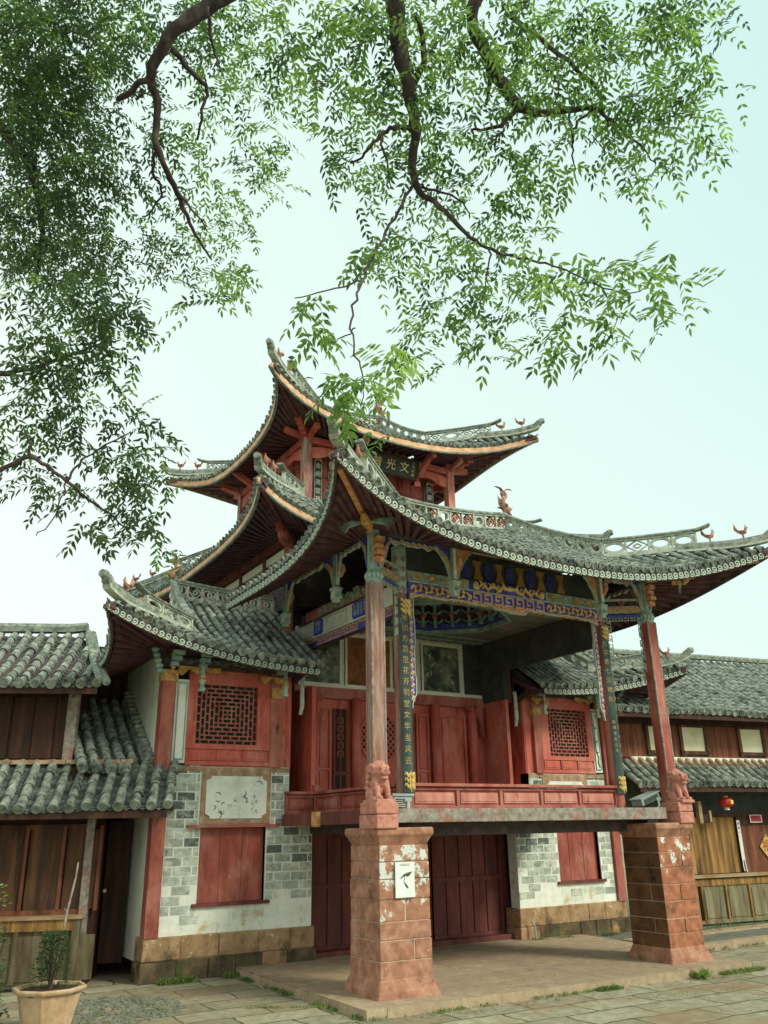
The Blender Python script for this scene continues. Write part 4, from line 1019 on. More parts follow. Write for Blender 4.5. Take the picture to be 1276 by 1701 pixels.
# ------------------------------------------------------------------ side wings
def wing(lab, mir, shift, tree):
    w = thing('wing_building', lab, 'building', ((4.1 if mir is None else 9.9), 10.65, 0))
    B = lambda: MB(mir)
    make_roof(w, dict(c=(5.05, 11.6), tx=2.95, ty=2.0, hx=2.65, hy=1.6, ze=3.66, zt=4.14, zi=4.06, ix=1.62, iy=1.0, zr=4.72, b=1.6,
                      corners=('FL',), sides='FL', lims={'F': (-2.95, 0), 'L': (-2.0, 1.7)}, px=1.88, py=.92, zp=3.86, pf=2.0, pl=2.6, dzi=.0,
                      tipz=4.42, rise=.08, uph=.20, rid=.26, sp=.142, r=.046, fh=.10, xr=(-1.6, -.02), birds=(.8,), rk='rdr', fs=.8, tau=.5, beamcol=MAROON), mir)
    if True:
        b = B(); b.add([(3.4, 11.62, 4.7), (5.05, 11.62, 4.7), (5.05, 13.4, 4.0), (3.2, 13.4, 4.0)], [(0, 1, 2, 3)]); b.build('rear_roof_slope', T_PAN, w)
    fr = front(10.65)
    b = B(); b.pbox(3.2, 4.92, .45, 2.385, fr, 0, 0, -.25) if False else None
    lx0, lx1 = 3.74+shift, 4.62+shift
    b = B(); rb_ = random.Random(21 if mir is None else 22)
    holes = [(lx0-.01, lx1+.01, .77, 1.67), (3.70, 4.68, 1.69, 2.40)]
    for (p0, p1, p2, p3) in ((3.3, lx0, .46, 1.66), (lx1, 5.28, .46, 1.66), (lx0, lx1, .46, .78), (3.3, 3.72, 1.66, 2.385), (4.66, 4.93, 1.66, 2.385), (3.72, 4.66, 1.66, 2.385)): b.pbox(p0, p1, p2, p3, fr, 0, 0 if p2 > 1 or p3 > 1 else 4, -.2)
    z = .586; row_ = 0
    while z < 2.36:
        x = 3.30-.12*(row_ % 2); xe = 5.28 if z < 1.58 else 4.93
        while x < xe:
            u0, u1 = max(3.305, x)+.005, min(xe, x+.232)-.005; x += .24
            if u1-u0 < .04: continue
            segs = [(u0, u1)]
            for (h0_, h1_, h2_, h3_) in holes:
                if z+.10 > h2_ and z < h3_:
                    ns_ = []
                    for (a0, a1) in segs:
                        if a1 <= h0_ or a0 >= h1_: ns_.append((a0, a1)); continue
                        if h0_-a0 > .03: ns_.append((a0, h0_))
                        if a1-h1_ > .03: ns_.append((h1_, a1))
                    segs = ns_
            for (a0, a1) in segs:
                if z < 1.0 and rb_.random() < (.3 if z > .78 else .62): continue
                q_ = rb_.random()+(.45 if z < 1.1 else 0)-(.55 if a0 > 4.85 and 1.15 < z < 1.6 else 0)
                m_ = 3 if q_ < .14 else (1 if q_ < .78 else 2)
                t_ = rb_.uniform(-.004, .004); b.pbox(a0+rb_.uniform(0, .004), a1-rb_.uniform(0, .004), z+.002+t_, z+.096+t_, fr, rb_.uniform(.002, .007), m_, -.01)
        z += .107; row_ += 1
    b.build('brick_wall', [LIMEW, BR1, BR2, BR3, LIMEP], w)
    b = B(); rf = random.Random(5 if mir is None else 6)
    for (z0, z1, pr, m_, lo_, hi_, x0_, x1_) in ((.22, .47, .03, 0, .34, .52, 3.12, 5.32), (-.12, .22, .045, 1, .30, .46, 3.10, 5.34)):
        x = x0_
        while x < x1_-.1:
            w_ = min(rf.uniform(lo_, hi_), x1_-x)
            if x1_-x-w_ < .15: w_ = x1_-x
            b.pbox(x+.002, x+w_-.002, z0+.002, z1-.002+rf.uniform(-.006, .004), fr, pr+rf.uniform(-.012, .012), m_ if rf.random() < .95 else 0, -.3); x += w_
    b.pbox(3.14, 5.30, -.1, .465, fr, .0, 2, -.28)
    b.build('stone_footing', [FOOT, FOOTD, MORT], w, bevel=.012)
    # painted relief tile above the lower window
    b = B(); b.pbox(3.72, 4.66, 1.70, 2.33, fr, .02, 0)
    q = .06; pts = [(3.78+q, 1.76), (4.60-q, 1.76), (4.60-q, 1.76+.03), (4.60, 1.76+q), (4.60, 2.27-q), (4.60-q, 2.24), (4.60-q, 2.27), (3.78+q, 2.27), (3.78+q, 2.24), (3.78, 2.27-q), (3.78, 1.76+q), (3.78+q, 1.79)]
    b.poly(pts, (fr[0]-Y_*.02, *fr[1:]), .012, 1)
    rnd = random.Random(4)
    for k in range(60):
        x = rnd.uniform(3.86, 4.5); z = 1.80+abs(rnd.gauss(0, .16)); z = min(z, 2.2); a = rnd.uniform(0, 6.28); r_ = rnd.uniform(.03, .08)
        b.ribbon([(x+math.cos(a+t*.5)*r_*(1-t*.08), z+math.sin(a+t*.5)*r_*.7*(1-t*.08)) for t in range(6)], [.006, .012, .014, .012, .01, .004], (fr[0]-Y_*.031, *fr[1:]), .006, 1 if k % 5 else 2)
    b.build('relief_panel', [T_TERRA, WHITE, T_TILEF], w)
    b = B(); b.pbox(3.3, 4.93, 2.33, 2.38, fr, .012, 0); b.build('render_band', [T_TERRA], w)
    b = B(); b.pbox(3.56+shift, 4.78+shift, 1.655, 1.69, fr, .06, 0, -.02); b.build('lintel', [RED], w)
    b = B()
    for k in range(3): b.pbox(lx0+(lx1-lx0)*k/3+.003, lx0+(lx1-lx0)*(k+1)/3-.003, .8, 1.65, fr, -.07-.004*k, 0, -.12)
    b.pbox(lx0-.02, lx0, .78, 1.66, fr, -.02, 1, -.15); b.pbox(lx1, lx1+.02, .78, 1.66, fr, -.02, 1, -.15)
    o = b.build('shuttered_window', [RED, REDD], w)
    b = B(); b.pbox(lx0-.06, lx1+.06, .76, .80, fr, .04, 0, -.12); b.build('sill', [REDD], o)
    # corner post, white strip, upper window
    b = B(); b.pbox(3.12, 3.29, .46, 3.5, fr, .05, 0, -.12); b.build('corner_post', [RED], w, bevel=.008)
    b = B(); b.pbox(3.10, 3.31, 3.42, 3.56, fr, .07, 0, -.1)
    for k in range(5): b.tube([(3.20+.03*math.cos(k), 10.57, 3.58+.04*k), (3.22+.02*k, 10.54, 3.62+.03*k)], .03, 6, 0)
    l_ = [(3.3+k*.03, 3.62) for k in range(20)]; b.strip(l_, [(x, 3.54-.05*math.sin(k*.9)*(1-k/20)+.02*k/20) for k, (x, z) in enumerate(l_)], (fr[0]-Y_*.06, *fr[1:]), .03, 0)
    b.build('yellow_corbel', [YELL], w); b = B()
    l_ = [(4.45+k*.03, 3.56) for k in range(14)]; b.strip(l_, [(x, 3.50-.04*math.sin(k*.9)) for k, (x, z) in enumerate(l_)], (fr[0]-Y_*.06, *fr[1:]), .03, 0)
    b.pbox(4.62, 4.80, 3.28, 3.42, fr, .07, 0, -.02)
    b.build('yellow_corbel', [YELL], w)
    b = B(); b.pbox(3.31, 3.48, 2.42, 3.46, fr, .0, 1, -.04); b.pbox(3.335, 3.455, 2.46, 3.42, fr, .008, 0)
    for (p0, p1, p2, p3) in ((3.335, 3.455, 2.46, 2.475), (3.335, 3.455, 3.405, 3.42), (3.335, 3.345, 2.475, 3.405), (3.445, 3.455, 2.475, 3.405)): b.pbox(p0, p1, p2, p3, fr, .016, 2)
    if tree:
        b.ribbon([(3.37, 2.50), (3.40, 2.58), (3.38, 2.66), (3.42, 2.74), (3.43, 2.95), (3.42, 3.15), (3.43, 3.3)], [.03, .03, .024, .02, .016, .012, .006], fr, .014, 3)
        for z, dx in ((2.72, -.05), (2.9, -.04), (3.12, -.05), (3.16, .02)): b.ribbon([(3.42, z), (3.42+dx*.6, z+.03), (3.42+dx, z+.02)], [.014, .02, .006], fr, .014, 3)
    b.build('white_side_panel', [CREAM, WHITE, TEAL, INK], w)
    b = B()
    b.pbox(3.48, 4.62, 2.385, 3.62, fr, -.06, 1, -.1); b.pbox(3.48, 4.62, 2.39, 2.66, fr, -.015, 0, -.06)
    for (p0, p1, p2, p3) in ((3.48, 4.62, 2.40, 2.45), (3.48, 4.62, 2.60, 2.66), (3.48, 4.62, 3.42, 3.62), (3.48, 3.56, 2.66, 3.42), (4.50, 4.62, 2.66, 3.42), (3.563, 3.60, 2.66, 3.42), (4.44, 4.497, 2.66, 3.42)): b.pbox(p0, p1, p2, p3, fr, .015, 0, -.08)
    for k in range(3):
        x0 = 3.52+k*.36; b.pbox(x0+.02, x0+.34, 2.46, 2.59, fr, .006, 0, -.06); b.pbox(x0+.045, x0+.315, 2.485, 2.565, fr, .014, 0, -.06)
    o = b.build('window_frame', [REDB, BLACK], w)
    b = B(); x0, x1, z0, z1 = 3.60, 4.44, 2.66, 3.42; n = 7; bw_ = .017; cxm, czm = (x0+x1)/2, (z0+z1)/2
    dx = (x1-x0)/2/n; dz = (z1-z0)/2/n
    for k in range(n+1):
        a, c_ = dx*k, dz*k
        for (p0, p1, p2, p3) in ((cxm-a, cxm+a, czm-c_, czm-c_), (cxm-a, cxm+a, czm+c_, czm+c_)): b.pbox(p0-bw_/2, p1+bw_/2, p2-bw_/2, p3+bw_/2, fr, .004, 0, -.02)
        for xx in (cxm-a, cxm+a): b.pbox(xx-bw_/2, xx+bw_/2, czm-c_, czm+c_, fr, .003, 0, -.019)
        if k < n:
            m_ = max(1, k+1)
            for j in range(-m_, m_+1):
                if (j+k) % 2: continue
                xx = cxm+j*dx*.98; zz = czm+j*dz*.98
                if abs(j) <= k: 
                    for sg in (-1, 1): b.pbox(xx-bw_/2, xx+bw_/2, min(czm+sg*c_, czm+sg*(c_+dz)), max(czm+sg*c_, czm+sg*(c_+dz)), fr, .002, 0, -.018)
                    for sg in (-1, 1): b.pbox(min(cxm+sg*a, cxm+sg*(a+dx)), max(cxm+sg*a, cxm+sg*(a+dx)), zz-bw_/2, zz+bw_/2, fr, .002, 0, -.018)
    b.build('lattice', [RED], o)
    b = B(); b.pbox(4.62, 4.78, 2.385, 3.62, fr, .04, 0, -.08); b.build('inner_post', [RED], w, bevel=.008)
    b = B(); b.pbox(4.78, 4.95, 2.385, 3.7, fr, -.02, 0, -.08); b.box(4.88, 4.93, 10.66, 11.2, 1.8, 3.7, 0); b.build('red_board', [REDB], w)
    # dark cornice and hanging posts
    b = B(); b.pbox(3.1, 5.0, 3.60, 3.86, fr, .03, 0, -.1); b.pbox(3.1, 5.0, 3.63, 3.72, fr, .12, 0, 0)
    s_scrolls(b, 3.15, 4.95, 3.64, 3.71, (fr[0]-Y_*.12, *fr[1:]), 1, .008, .12, .1)
    for x in (3.22, 3.6, 4.7):
        for k in range(3): b.obox(Vector((x, 10.5-.08*k, 3.62+.06*k)), X_*(.05+.012*k), Y_*.04, Z_*.025, 2)
    b.build('cornice', [DARKW, TEAL, TEAL], w)
    for x in (3.56, 4.72):
        h = B(); y = 10.38; z0 = 3.32
        h.box(x-.02, x+.02, y-.02, y+.02, z0+.1, 3.7, 0); h.box(x-.035, x+.035, y-.035, y+.035, z0+.08, z0+.1, 1); h.box(x-.024, x+.024, y-.024, y+.024, z0, z0+.08, 1); h.box(x-.034, x+.034, y-.034, y+.034, z0-.04, z0, 1)
        h.box(x-.03, x+.03, y-.03, y+.03, z0+.12, z0+.16, 2); h.build('hanging_post', [TEAL, MINT, YELL], w)
    # plastered flank and brackets at the outer corner
    b = B(); b.box(3.14, 3.28, 10.8, 14, .2, 3.95, 0); b.poly([(-11.62, 4.66), (-13.4, 3.96), (-11.4, 3.94)], leftf(3.44), .05, 0); b.box(3.28, 4.95, 13.3, 13.4, .2, 3.98, 0); b.build('plaster_flank', [WHITE], w)
    b = B()
    for k in range(5): b.ell((3.05-.03*k, 10.5-.03*k, 3.52+.06*k), (.05, .05, .035), 8, 5)
    b.build('corner_bracket', [TEAL], w)
    b = B(); b.box(3.3, 4.9, 10.9, 13.5, .3, 3.9, 0); b.build('room_core', [BLACK], w)
    b = B(); b.poly([(-10.15, 3.62), (-11.6, 4.70), (-13.2, 4.1), (-13.2, 3.5), (-10.7, 3.5)], leftf(5.0), .03, 0); b.build('end_boards', [DARKW], w)
    return w
wing('brick side wing left of the stage with red lattice window and white plastered flank', None, 0, False)
wing('brick side wing right of the stage, half hidden, painted tree beside its lattice window', 14.0, -.17, True)
PIERP = mat('pier_sandstone_patched', [C('#80523a'), C('#a2694c'), C('#b98064')], (7, 7, 7), .9, .35, spots=[(C('#5d4535'), 3.2, .60, .08), (C('#ced8cf'), (7, 7, 5), .555, .012, (.75, 1.15))])
# ------------------------------------------------------------------ stone piers, posts' lions
def pier(x, y, zb, lab, side):
    p = thing('stone_pier', lab, 'pier', (x, y, zb), group='stone piers under the stage')
    H = 1.50-zb; b = MB(); rnd = random.Random(int(x*10)); n = 7; zs = [zb+.16]
    for k in range(n): zs.append(zs[-1]+(1.45-zb-.16)/n*rnd.uniform(.85, 1.15))
    f = (1.45-zb-.16)/(zs[-1]-zs[0]); zs = [zs[0]+(z-zs[0])*f for z in zs]
    for k in range(n):
        h0 = .306-.012*k/n; z0, z1 = zs[k]+.004, zs[k+1]-.004; s_ = rnd.choice((-.12, .1, .0, .14)) if k % 2 else None
        parts = [(-h0, h0)] if s_ is None else [(-h0, s_-.005), (s_+.005, h0)]
        b.box(x-h0+.008, x+h0-.008, y-h0+.008, y+h0-.008, z0-.004, z1+.004, 2)
        for a, c in parts:
            j = rnd.uniform(-.006, .006)
            sp_ = rnd.choice((-.1, .12)) if rnd.random() < .6 else None
            for (y0, y1) in ([(-h0, h0)] if sp_ is None else [(-h0, sp_-.005), (sp_+.005, h0)]):
                b.box(x+a+(j if a < -.2 else 0), x+c, y+y0+(j if y0 < -.2 else 0), y+y1, z0, z1, 0)
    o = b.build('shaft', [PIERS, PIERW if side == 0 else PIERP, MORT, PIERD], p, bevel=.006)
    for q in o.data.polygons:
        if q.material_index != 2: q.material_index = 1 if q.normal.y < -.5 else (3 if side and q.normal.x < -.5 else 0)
    b = MB(); q = .33
    b.add([(x+sx*w, y+sy*w, z) for (w, z) in ((.36, zb), (.355, zb+.06), (.335, zb+.10), (.315, zb+.15), (.306, zb+.175)) for sx, sy in ((-1, -1), (1, -1), (1, 1), (-1, 1))],
          [(i*4+j, i*4+(j+1) % 4, i*4+4+(j+1) % 4, i*4+4+j) for i in range(4) for j in range(4)]+[(16, 17, 18, 19)], 0)
    b.build('base_moulding', [PIERS], p, bevel=.02)
    b = MB()
    b.add([(x+sx*w, y+sy*w, z) for (w, z) in ((.285, 1.44), (.30, 1.47), (.325, 1.52), (.345, 1.55), (.345, 1.60), (.335, 1.615)) for sx, sy in ((-1, -1), (1, -1), (1, 1), (-1, 1))],
          [(i*4+j, i*4+(j+1) % 4, i*4+4+(j+1) % 4, i*4+4+j) for i in range(5) for j in range(4)]+[(20, 21, 22, 23), (3, 2, 1, 0)], 0)
    b.build('cap', [PIERS], p, bevel=.01)
    px = x-.36 if side == 0 else x+.10
    b = MB(); b.box(px, px+.26, y-.37, y+.0, 1.605, 1.74, 0); b.box(px+.0, px+.27, y-.36, y-.02, 1.745, 1.86, 0); b.build('pedestal', [LIONS], p, bevel=.012)
    return px
def lion(cx_, y, z, lab, s=1.0):
    """seated guardian facing the court (-Y)"""
    b = MB(); F = lambda a, c, h: Vector((cx_+c*s, y-a*s, z+h*s))      # a forward, c sideways, h up
    b.box(cx_-.115*s, cx_+.115*s, y-.15*s, y+.15*s, z, z+.035*s)
    b.ell(F(-.075, 0, .10), (.10*s, .085*s, .085*s), 12, 8); b.ell(F(-.02, 0, .17), (.085*s, .08*s, .12*s), 12, 8)
    b.ell(F(.03, 0, .235), (.08*s, .07*s, .085*s), 12, 8)
    for c in (-1, 1):
        b.tube([F(.035, c*.055, .22), F(.065, c*.06, .13), F(.085, c*.06, .05), F(.10, c*.06, .045)], [.042*s, .034*s, .028*s, .03*s], 8)
        b.ell(F(.115, c*.06, .05), (.032*s, .045*s, .026*s), 8, 6); b.ell(F(-.04, c*.08, .08), (.05*s, .08*s, .065*s), 10, 7); b.ell(F(.03, c*.085, .045), (.03*s, .055*s, .025*s), 8, 6)
    b.ell(F(.045, 0, .31), (.088*s, .085*s, .085*s), 14, 9); b.ell(F(.0, 0, .33), (.10*s, .085*s, .10*s), 12, 8)
    b.ell(F(.125, 0, .295), (.062*s, .05*s, .035*s), 12, 8); b.ell(F(.11, 0, .245), (.05*s, .045*s, .022*s), 12, 8); b.ell(F(.165, 0, .318), (.026*s, .02*s, .018*s), 8, 6)
    for c in (-1, 1):
        b.ell(F(.115, c*.04, .345), (.024*s, .022*s, .02*s), 8, 6); b.ell(F(.02, c*.085, .36), (.022*s, .03*s, .032*s), 8, 6)
        for k in range(5):
            th = k*.55; b.ell(F(-.02-.02*k, c*.085, .37-.055*k), (.028*s, .03*s, .028*s), 8, 6)
    for k in range(4): b.ell(F(-.085, (k-1.5)*.045, .36-.02*abs(k-1.5)), (.03*s, .03*s, .03*s), 8, 6)
    b.tube([F(-.15, 0, .06), F(-.18, 0, .13), F(-.15, 0, .2), F(-.12, 0, .26)], [.03*s, .04*s, .045*s, .02*s], 8)
    o = b.build('stone_lion', [LIONS], None, lab, cat='stone lion', group='guardian lions at the stage posts', remesh=.0075*s, loc=(cx_, y, z))
    return o
def backslab(cx_, y, z0, z1, par):
    b = MB(); b.box(cx_-.09, cx_+.09, y-.02, y+.03, z0, z1); return b.build('back_slab', [LIONS], par, bevel=.01)
a = pier(4.93, 8.12, .07, 'red sandstone pier with flaking whitewash and a paper notice under the stage', 0)
l1 = lion(4.70, 7.92, 1.855, 'pink stone lion seated on the left pier with the paper notice'); backslab(4.70, 8.02-.0, 1.86, 2.24, l1)
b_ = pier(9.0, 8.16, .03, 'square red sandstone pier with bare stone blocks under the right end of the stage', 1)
l2 = lion(9.27, 7.92, 1.855, 'pink stone lion seated on the right pier in front of the red corner post'); backslab(9.27, 8.02, 1.86, 2.24, l2)
# notice on the left pier: a sheet with a drawing of a pouring hand-shaped vessel
n_ = MB(); fr = front(7.795, 0, 0)
n_.pbox(4.80, 5.03, .955, 1.285, fr, .004, 0); n_.ribbon([(4.86, 1.13), (4.90, 1.16), (4.95, 1.17), (5.0, 1.19), (4.96, 1.16), (4.93, 1.15)], [.006, .02, .03, .012, .014, .01], fr, .006, 1)
n_.ribbon([(4.91, 1.15), (4.90, 1.10), (4.93, 1.06), (4.95, 1.04)], [.006, .006, .022, .012], fr, .006, 1)
for k in range(2): n_.pbox(4.85+.01*k, 4.98-.01*k, 1.262-.012*k, 1.266-.012*k, fr, .005, 1)
n_.build('paper_notice', [mat('notice_paper', [C('#cfd8d4'), C('#dbe3de'), C('#e4eae6')], (6, 6, 6), .7, .03), INK], None, 'white paper notice with a dark brush drawing pasted on the left pier', cat='poster', loc=(4.915, 7.795, 1.12))
# couplet boards hugging the inner columns
def plaque(x, txts, lab):
    t = thing('couplet_board', lab, 'couplet board', (x, 8.42, 1.98), group='couplet boards on the stage columns')
    b = MB(); c0 = R(-90+16); hw = R(58); r0, r1 = .097, .112; n = 10; vs = []; fs = []
    for k in range(n+1):
        th = c0-hw+2*hw*k/n
        for r_ in (r0, r1):
            for z in (1.98, 4.22): vs.append((x+math.cos(th)*r_, 8.42+math.sin(th)*r_, z))
    for k in range(n):
        q = k*4; z = q+4; fs += [(q+2, z+2, z+3, q+3), (q, q+1, z+1, z), (q+1, q+3, z+3, z+1), (q, z, z+2, q+2)]
    fs += [(0, 2, 3, 1), (n*4, n*4+1, n*4+3, n*4+2)]
    b.add(vs, fs, 0); b.build('curved_board', [PLAQ], t)
    for (zc_, col) in ((4.12, 0), (2.10, 0)):
        o = MB()
        for a in range(-3, 4):
            for k in range(3):
                th = c0+a*R(14); z = zc_-.07+k*.06+(.02 if a % 2 else 0); rr = .117
                o.tube([(x+math.cos(th+q*.09)*rr, 8.42+math.sin(th+q*.09)*rr, z+.026*math.sin(q*1.2)) for q in range(5)], [.008, .013, .015, .012, .006], 5)
        o.build('gilt_ornament', [GOLD], t)
    for (ang, s, z1, dz, sz) in txts:
        th = c0+R(ang)
        for k, ch in enumerate(s):
            d = Vector((math.cos(th), math.sin(th), 0)); glyphs('lettering', ch, sz, (Vector((x, 8.42, z1-dz*k))+d*.113, Vector((-math.sin(th), math.cos(th), 0)), Z_, d), GOLDD, t, .002)
    return t
plaque(5.33, [(-20, '地切方百里花开明堂文华当风云', 3.98, .128, .085), (22, '一人间有天', 3.85, .14, .05)], 'dark green couplet board with gilt characters on the left stage column')
plaque(8.67, [(-32, '松罕思七滨戏剑', 3.97, .128, .08), (14, '风之立一人心所去下生入事大', 3.97, .125, .06), (-30, '欧阳文忠公句', 2.9, .075, .05)], 'dark green couplet board with gilt characters on the right stage column')
# tower name board and couplets
t = thing('name_board', 'dark hanging name board with four gilt characters under the tower eaves', 'signboard', (7.0, 11.42, 7.5))
b = MB(); d = Vector((0, -.97, -.24)); up = Vector((0, -.24, .97)); fr = (Vector((7.0, 11.44, 7.60)), X_, up, d)
b.pbox(-.66, .66, -.17, .17, fr, .03, 0); 
for (p0, p1, p2, p3) in ((-.68, .68, .15, .19), (-.68, .68, -.19, -.15), (-.68, -.64, -.15, .15), (.64, .68, -.15, .15)): b.pbox(p0, p1, p2, p3, fr, .04, 1)
b.build('board', [BLACK, DARKB], t)
for k, ch in enumerate('照普光文'): glyphs('lettering', ch, .20, (fr[0]+X_*(-.45+.28*k)+d*.036, X_, up, d), GOLD, t)
for k, ch in enumerate('丁巳年春'): glyphs('lettering', ch, .055, (fr[0]+X_*.57+up*(.11-.07*k)+d*.036, X_, up, d), GOLD, t, .002)
for k, ch in enumerate('光绪'): glyphs('lettering', ch, .055, (fr[0]-X_*.60+up*(.08-.07*k)+d*.036, X_, up, d), GOLD, t, .002)
for (x, s, lab) in ((5.86, '金阙英堂开文', 'narrow dark couplet board on the left inner column of the tower'), (8.16, '天星照此间明', 'narrow dark couplet board on the right inner column of the tower')):
    t = thing('tower_couplet', lab, 'couplet board', (x, 11.77, 6.5), group='tower couplets')
    b = MB(); fr = front(11.78); b.pbox(x-.07, x+.07, 6.5, 7.55, fr, .02, 0)
    for (p0, p1) in ((x-.07, x-.06), (x+.06, x+.07)): b.pbox(p0, p1, 6.5, 7.55, fr, .028, 1)
    for k in range(3): b.ell((x-.04+.04*k, 11.76, 7.56+.02*(k == 1)), (.03, .015, .03), 8, 5, 2)
    b.build('board', [BLACK, PALE, GOLD], t)
    for k, ch in enumerate(s): glyphs('lettering', ch, .11, (Vector((x, 11.757, 7.44-.155*k)), X_, Z_, -Y_), WHITE, t, .002)
# floodlights on the stage edge
def lamp(x, y, z, lab, kind):
    t = thing('floodlight', lab, 'floodlight', (x, y, z))
    b = MB()
    if kind == 0:
        b.box(x-.14, x+.14, y-.08, y+.08, z+.13, z+.155, 0); b.box(x-.115, x+.115, y-.065, y+.065, z+.10, z+.13, 0)
        for k in range(4): b.box(x-.10+k*.005, x+.07, y-.05, y+.05, z+.02+.02*k, z+.03+.02*k, 0)
        b.build('lamp_head', [METAL], t, bevel=.004)
        b = MB(); b.box(x+.05, x+.085, y-.07, y-.055, z, z+.10, 0); b.box(x+.02, x+.11, y-.072, y-.057, z+.08, z+.11, 0); b.build('bracket', [METAL], t)
    else:
        for (q, r_) in (((-.15, -.02), (.19, .1)),):
            b.obox(Vector((x, y, z+.11)), Vector((.17, 0, .05)), Vector((0, .09, 0)), Vector((-.012, 0, .04)), 0)
            b.obox(Vector((x-.012, y, z+.155)), Vector((.19, 0, .055)), Vector((0, .105, 0)), Vector((-.002, 0, .007)), 0)
        b.build('lamp_head', [METAL], t, bevel=.004)
        b = MB(); b.obox(Vector((x, y-.092, z+.105)), Vector((.13, 0, .04)), Vector((0, .004, 0)), Vector((-.008, 0, .028)), 0); b.build('lamp_glass', [BLACK], t)
        b = MB(); b.box(x+.11, x+.14, y-.11, y-.095, z, z+.13, 0); b.box(x+.09, x+.17, y-.112, y-.097, z+.09, z+.13, 0); b.box(x+.08, x+.17, y-.11, y+.02, z, z+.012, 0); b.build('bracket', [METAL], t)
lamp(5.08, 8.12, 1.80, 'small grey floodlight box standing beside the left lion', 0)
lamp(8.93, 8.18, 1.80, 'grey tilted floodlight on the right corner of the stage floor', 1)
# drain pipe stub at the right wing
b = MB(); b.tube([(8.86, 10.5, .03), (8.84, 10.5, .25), (8.82, 10.55, .30)], .014, 8); b.build('water_pipe', [METAL], None, 'short grey water pipe standing by the stone footing right of the doors', cat='pipe', loc=(8.85, 10.5, .03))

# ------------------------------------------------------------------ timber houses either side
def tiled_slope(x0, x1, ye, ze, yt, zt, sp, r, Lt, parent, name='roof', sag=.03, cut=None):
    rows = []; n = int(round((x1-x0)/sp))
    for k in range(n+1):
        x = x0+(x1-x0)*k/n; pts = []
        for j in range(9):
            t = j/8*(1 if not cut else min(1, max(.04, (x1-x)/(x1-cut))))
            pts.append(Vector((x, ye+(yt-ye)*t, ze+(zt-ze)*t-sag*math.sin(math.pi*t)+.012*math.sin(x*2.3+t*4))))
        rows.append(pts)
    m = MB(local=True); tile_field(m, rows, r, Lt, X_, 0, 1)
    o = m.build(name, [T_TILE, T_PAN], parent)
    xt = cut if cut else x1
    d = MB(local=True); d.add([(x0, ye+.02, ze-.05), (x1, ye+.02, ze-.05), (xt, yt, zt-.06), (x0, yt, zt-.06)], [(0, 1, 2, 3)], 1)
    d.box(x0, x1, ye+.02, ye+.05, ze-.11, ze-.03, 0)
    for k in range(int((x1-x0)/.22)): d.beam((x0+.1+k*.22, ye+.05, ze-.09), (min(x0+.1+k*.22, xt), yt, zt-.10), .05, .05, 0)
    d.build('rafters', [DARKB, DARKW], o)
    return o
lh = thing('timber_house', 'dark brown two-storey timber house with grey tiled eaves at the left edge', 'house', (2.49, 10.95, 0), R(-22))
r1 = tiled_slope(-3.4, .92, -.62, 1.88, .02, 2.42, .178, .052, .20, lh)
r2 = tiled_slope(-3.4, -.02, -.48, 3.30, 1.05, 4.22, .178, .052, .20, lh, sag=.06, cut=-.5)
m = MB(local=True); m.sweep([(-3.4, 1.05, 4.24), (-.7, 1.05, 4.26), (-.48, 1.03, 4.28)], [(-.07, 0), (.07, 0), (.08, .07), (.05, .12), (-.05, .12), (-.08, .07)]); m.build('ridge', [T_TILEF], r2)
m = MB(local=True)
for (x, off) in ((.02, 0), (.09, .02)):
    m.tube([(x-.5*t, -.5+1.55*t, 3.35+.92*t-.06*math.sin(math.pi*t)-off) for t in np.linspace(0, 1, 9)], .05, 8)
m.build('verge_tiles', [T_TILEF], r2)
m = MB(local=True); m.add([(-.36, -.1, 3.2), (-.36, 2.2, 3.2), (-.46, 1.05, 4.1)], [(0, 1, 2)]); m.add([(-.36, .05, 2.4), (-.36, 2.2, 2.4), (-.36, 2.2, 3.2), (-.36, .05, 3.2)], [(0, 1, 2, 3)]); m.build('gable', [DARKB], lh)
m = MB(local=True)
for k in range(24): x = -3.4+k*.16; m.beam((x, .0, 2.43), (x+.15, .0, 2.435), .12, .05)
m.build('flashing', [T_TERRA], r1)
m = MB(local=True); m.box(-3.4, -.36, .02, .1, 2.45, 3.25, 0)
for k in range(12): m.box(-3.4+k*.26, -3.4+k*.26+.235, -.0, .02, 2.48, 3.22, 0)
m.box(-.42, -.30, -.04, .12, 2.4, 3.28, 1); m.build('upper_wall', [DARKB, GREYW], lh)
m = MB(local=True); m.box(-3.4, .0, .04, .12, .05, 1.85, 2)
for k in range(8): x = -3.2+k*.42; m.box(x+.01, x+.37, .0, .05, .80, 1.66, 0); m.box(x+.375, x+.41, -.03, .05, .78, 1.7, 1)
m.box(-3.4, .03, -.03, .05, .74, .80, 1); m.box(-3.4, .05, -.02, .06, 1.66, 1.72, 0)
m.build('lower_wall', [BROWN, BROWNR, DARKB], lh)
m = MB(local=True); m.box(-.04, .05, -.05, .05, .05, 1.86); m.build('door_post', [GREYW], lh)
m = MB(local=True); m.box(-3.4, .04, -.26, .0, .715, .745, 0); m.box(-3.4, .02, -.235, -.2, .60, .715, 2); m.box(-3.4, .02, -.19, -.175, .05, .60, 1)
for k in range(8): x = -3.3+k*.44; m.box(x+.03, x+.41, -.20, -.18, .1, .55, 1); m.box(x-.02, x+.03, -.23, -.17, .08, .72, 1)
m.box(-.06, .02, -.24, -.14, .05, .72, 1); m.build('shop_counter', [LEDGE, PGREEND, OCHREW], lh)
m = MB(local=True); m.box(.05, .95, 1.2, 1.28, 0, 1.9, 0); m.box(.05, .09, .06, 1.2, 0, 1.9, 0); m.box(.0, .95, -.3, 1.2, 1.86, 1.89, 0); m.build('passage_recess', [DARKB], lh)
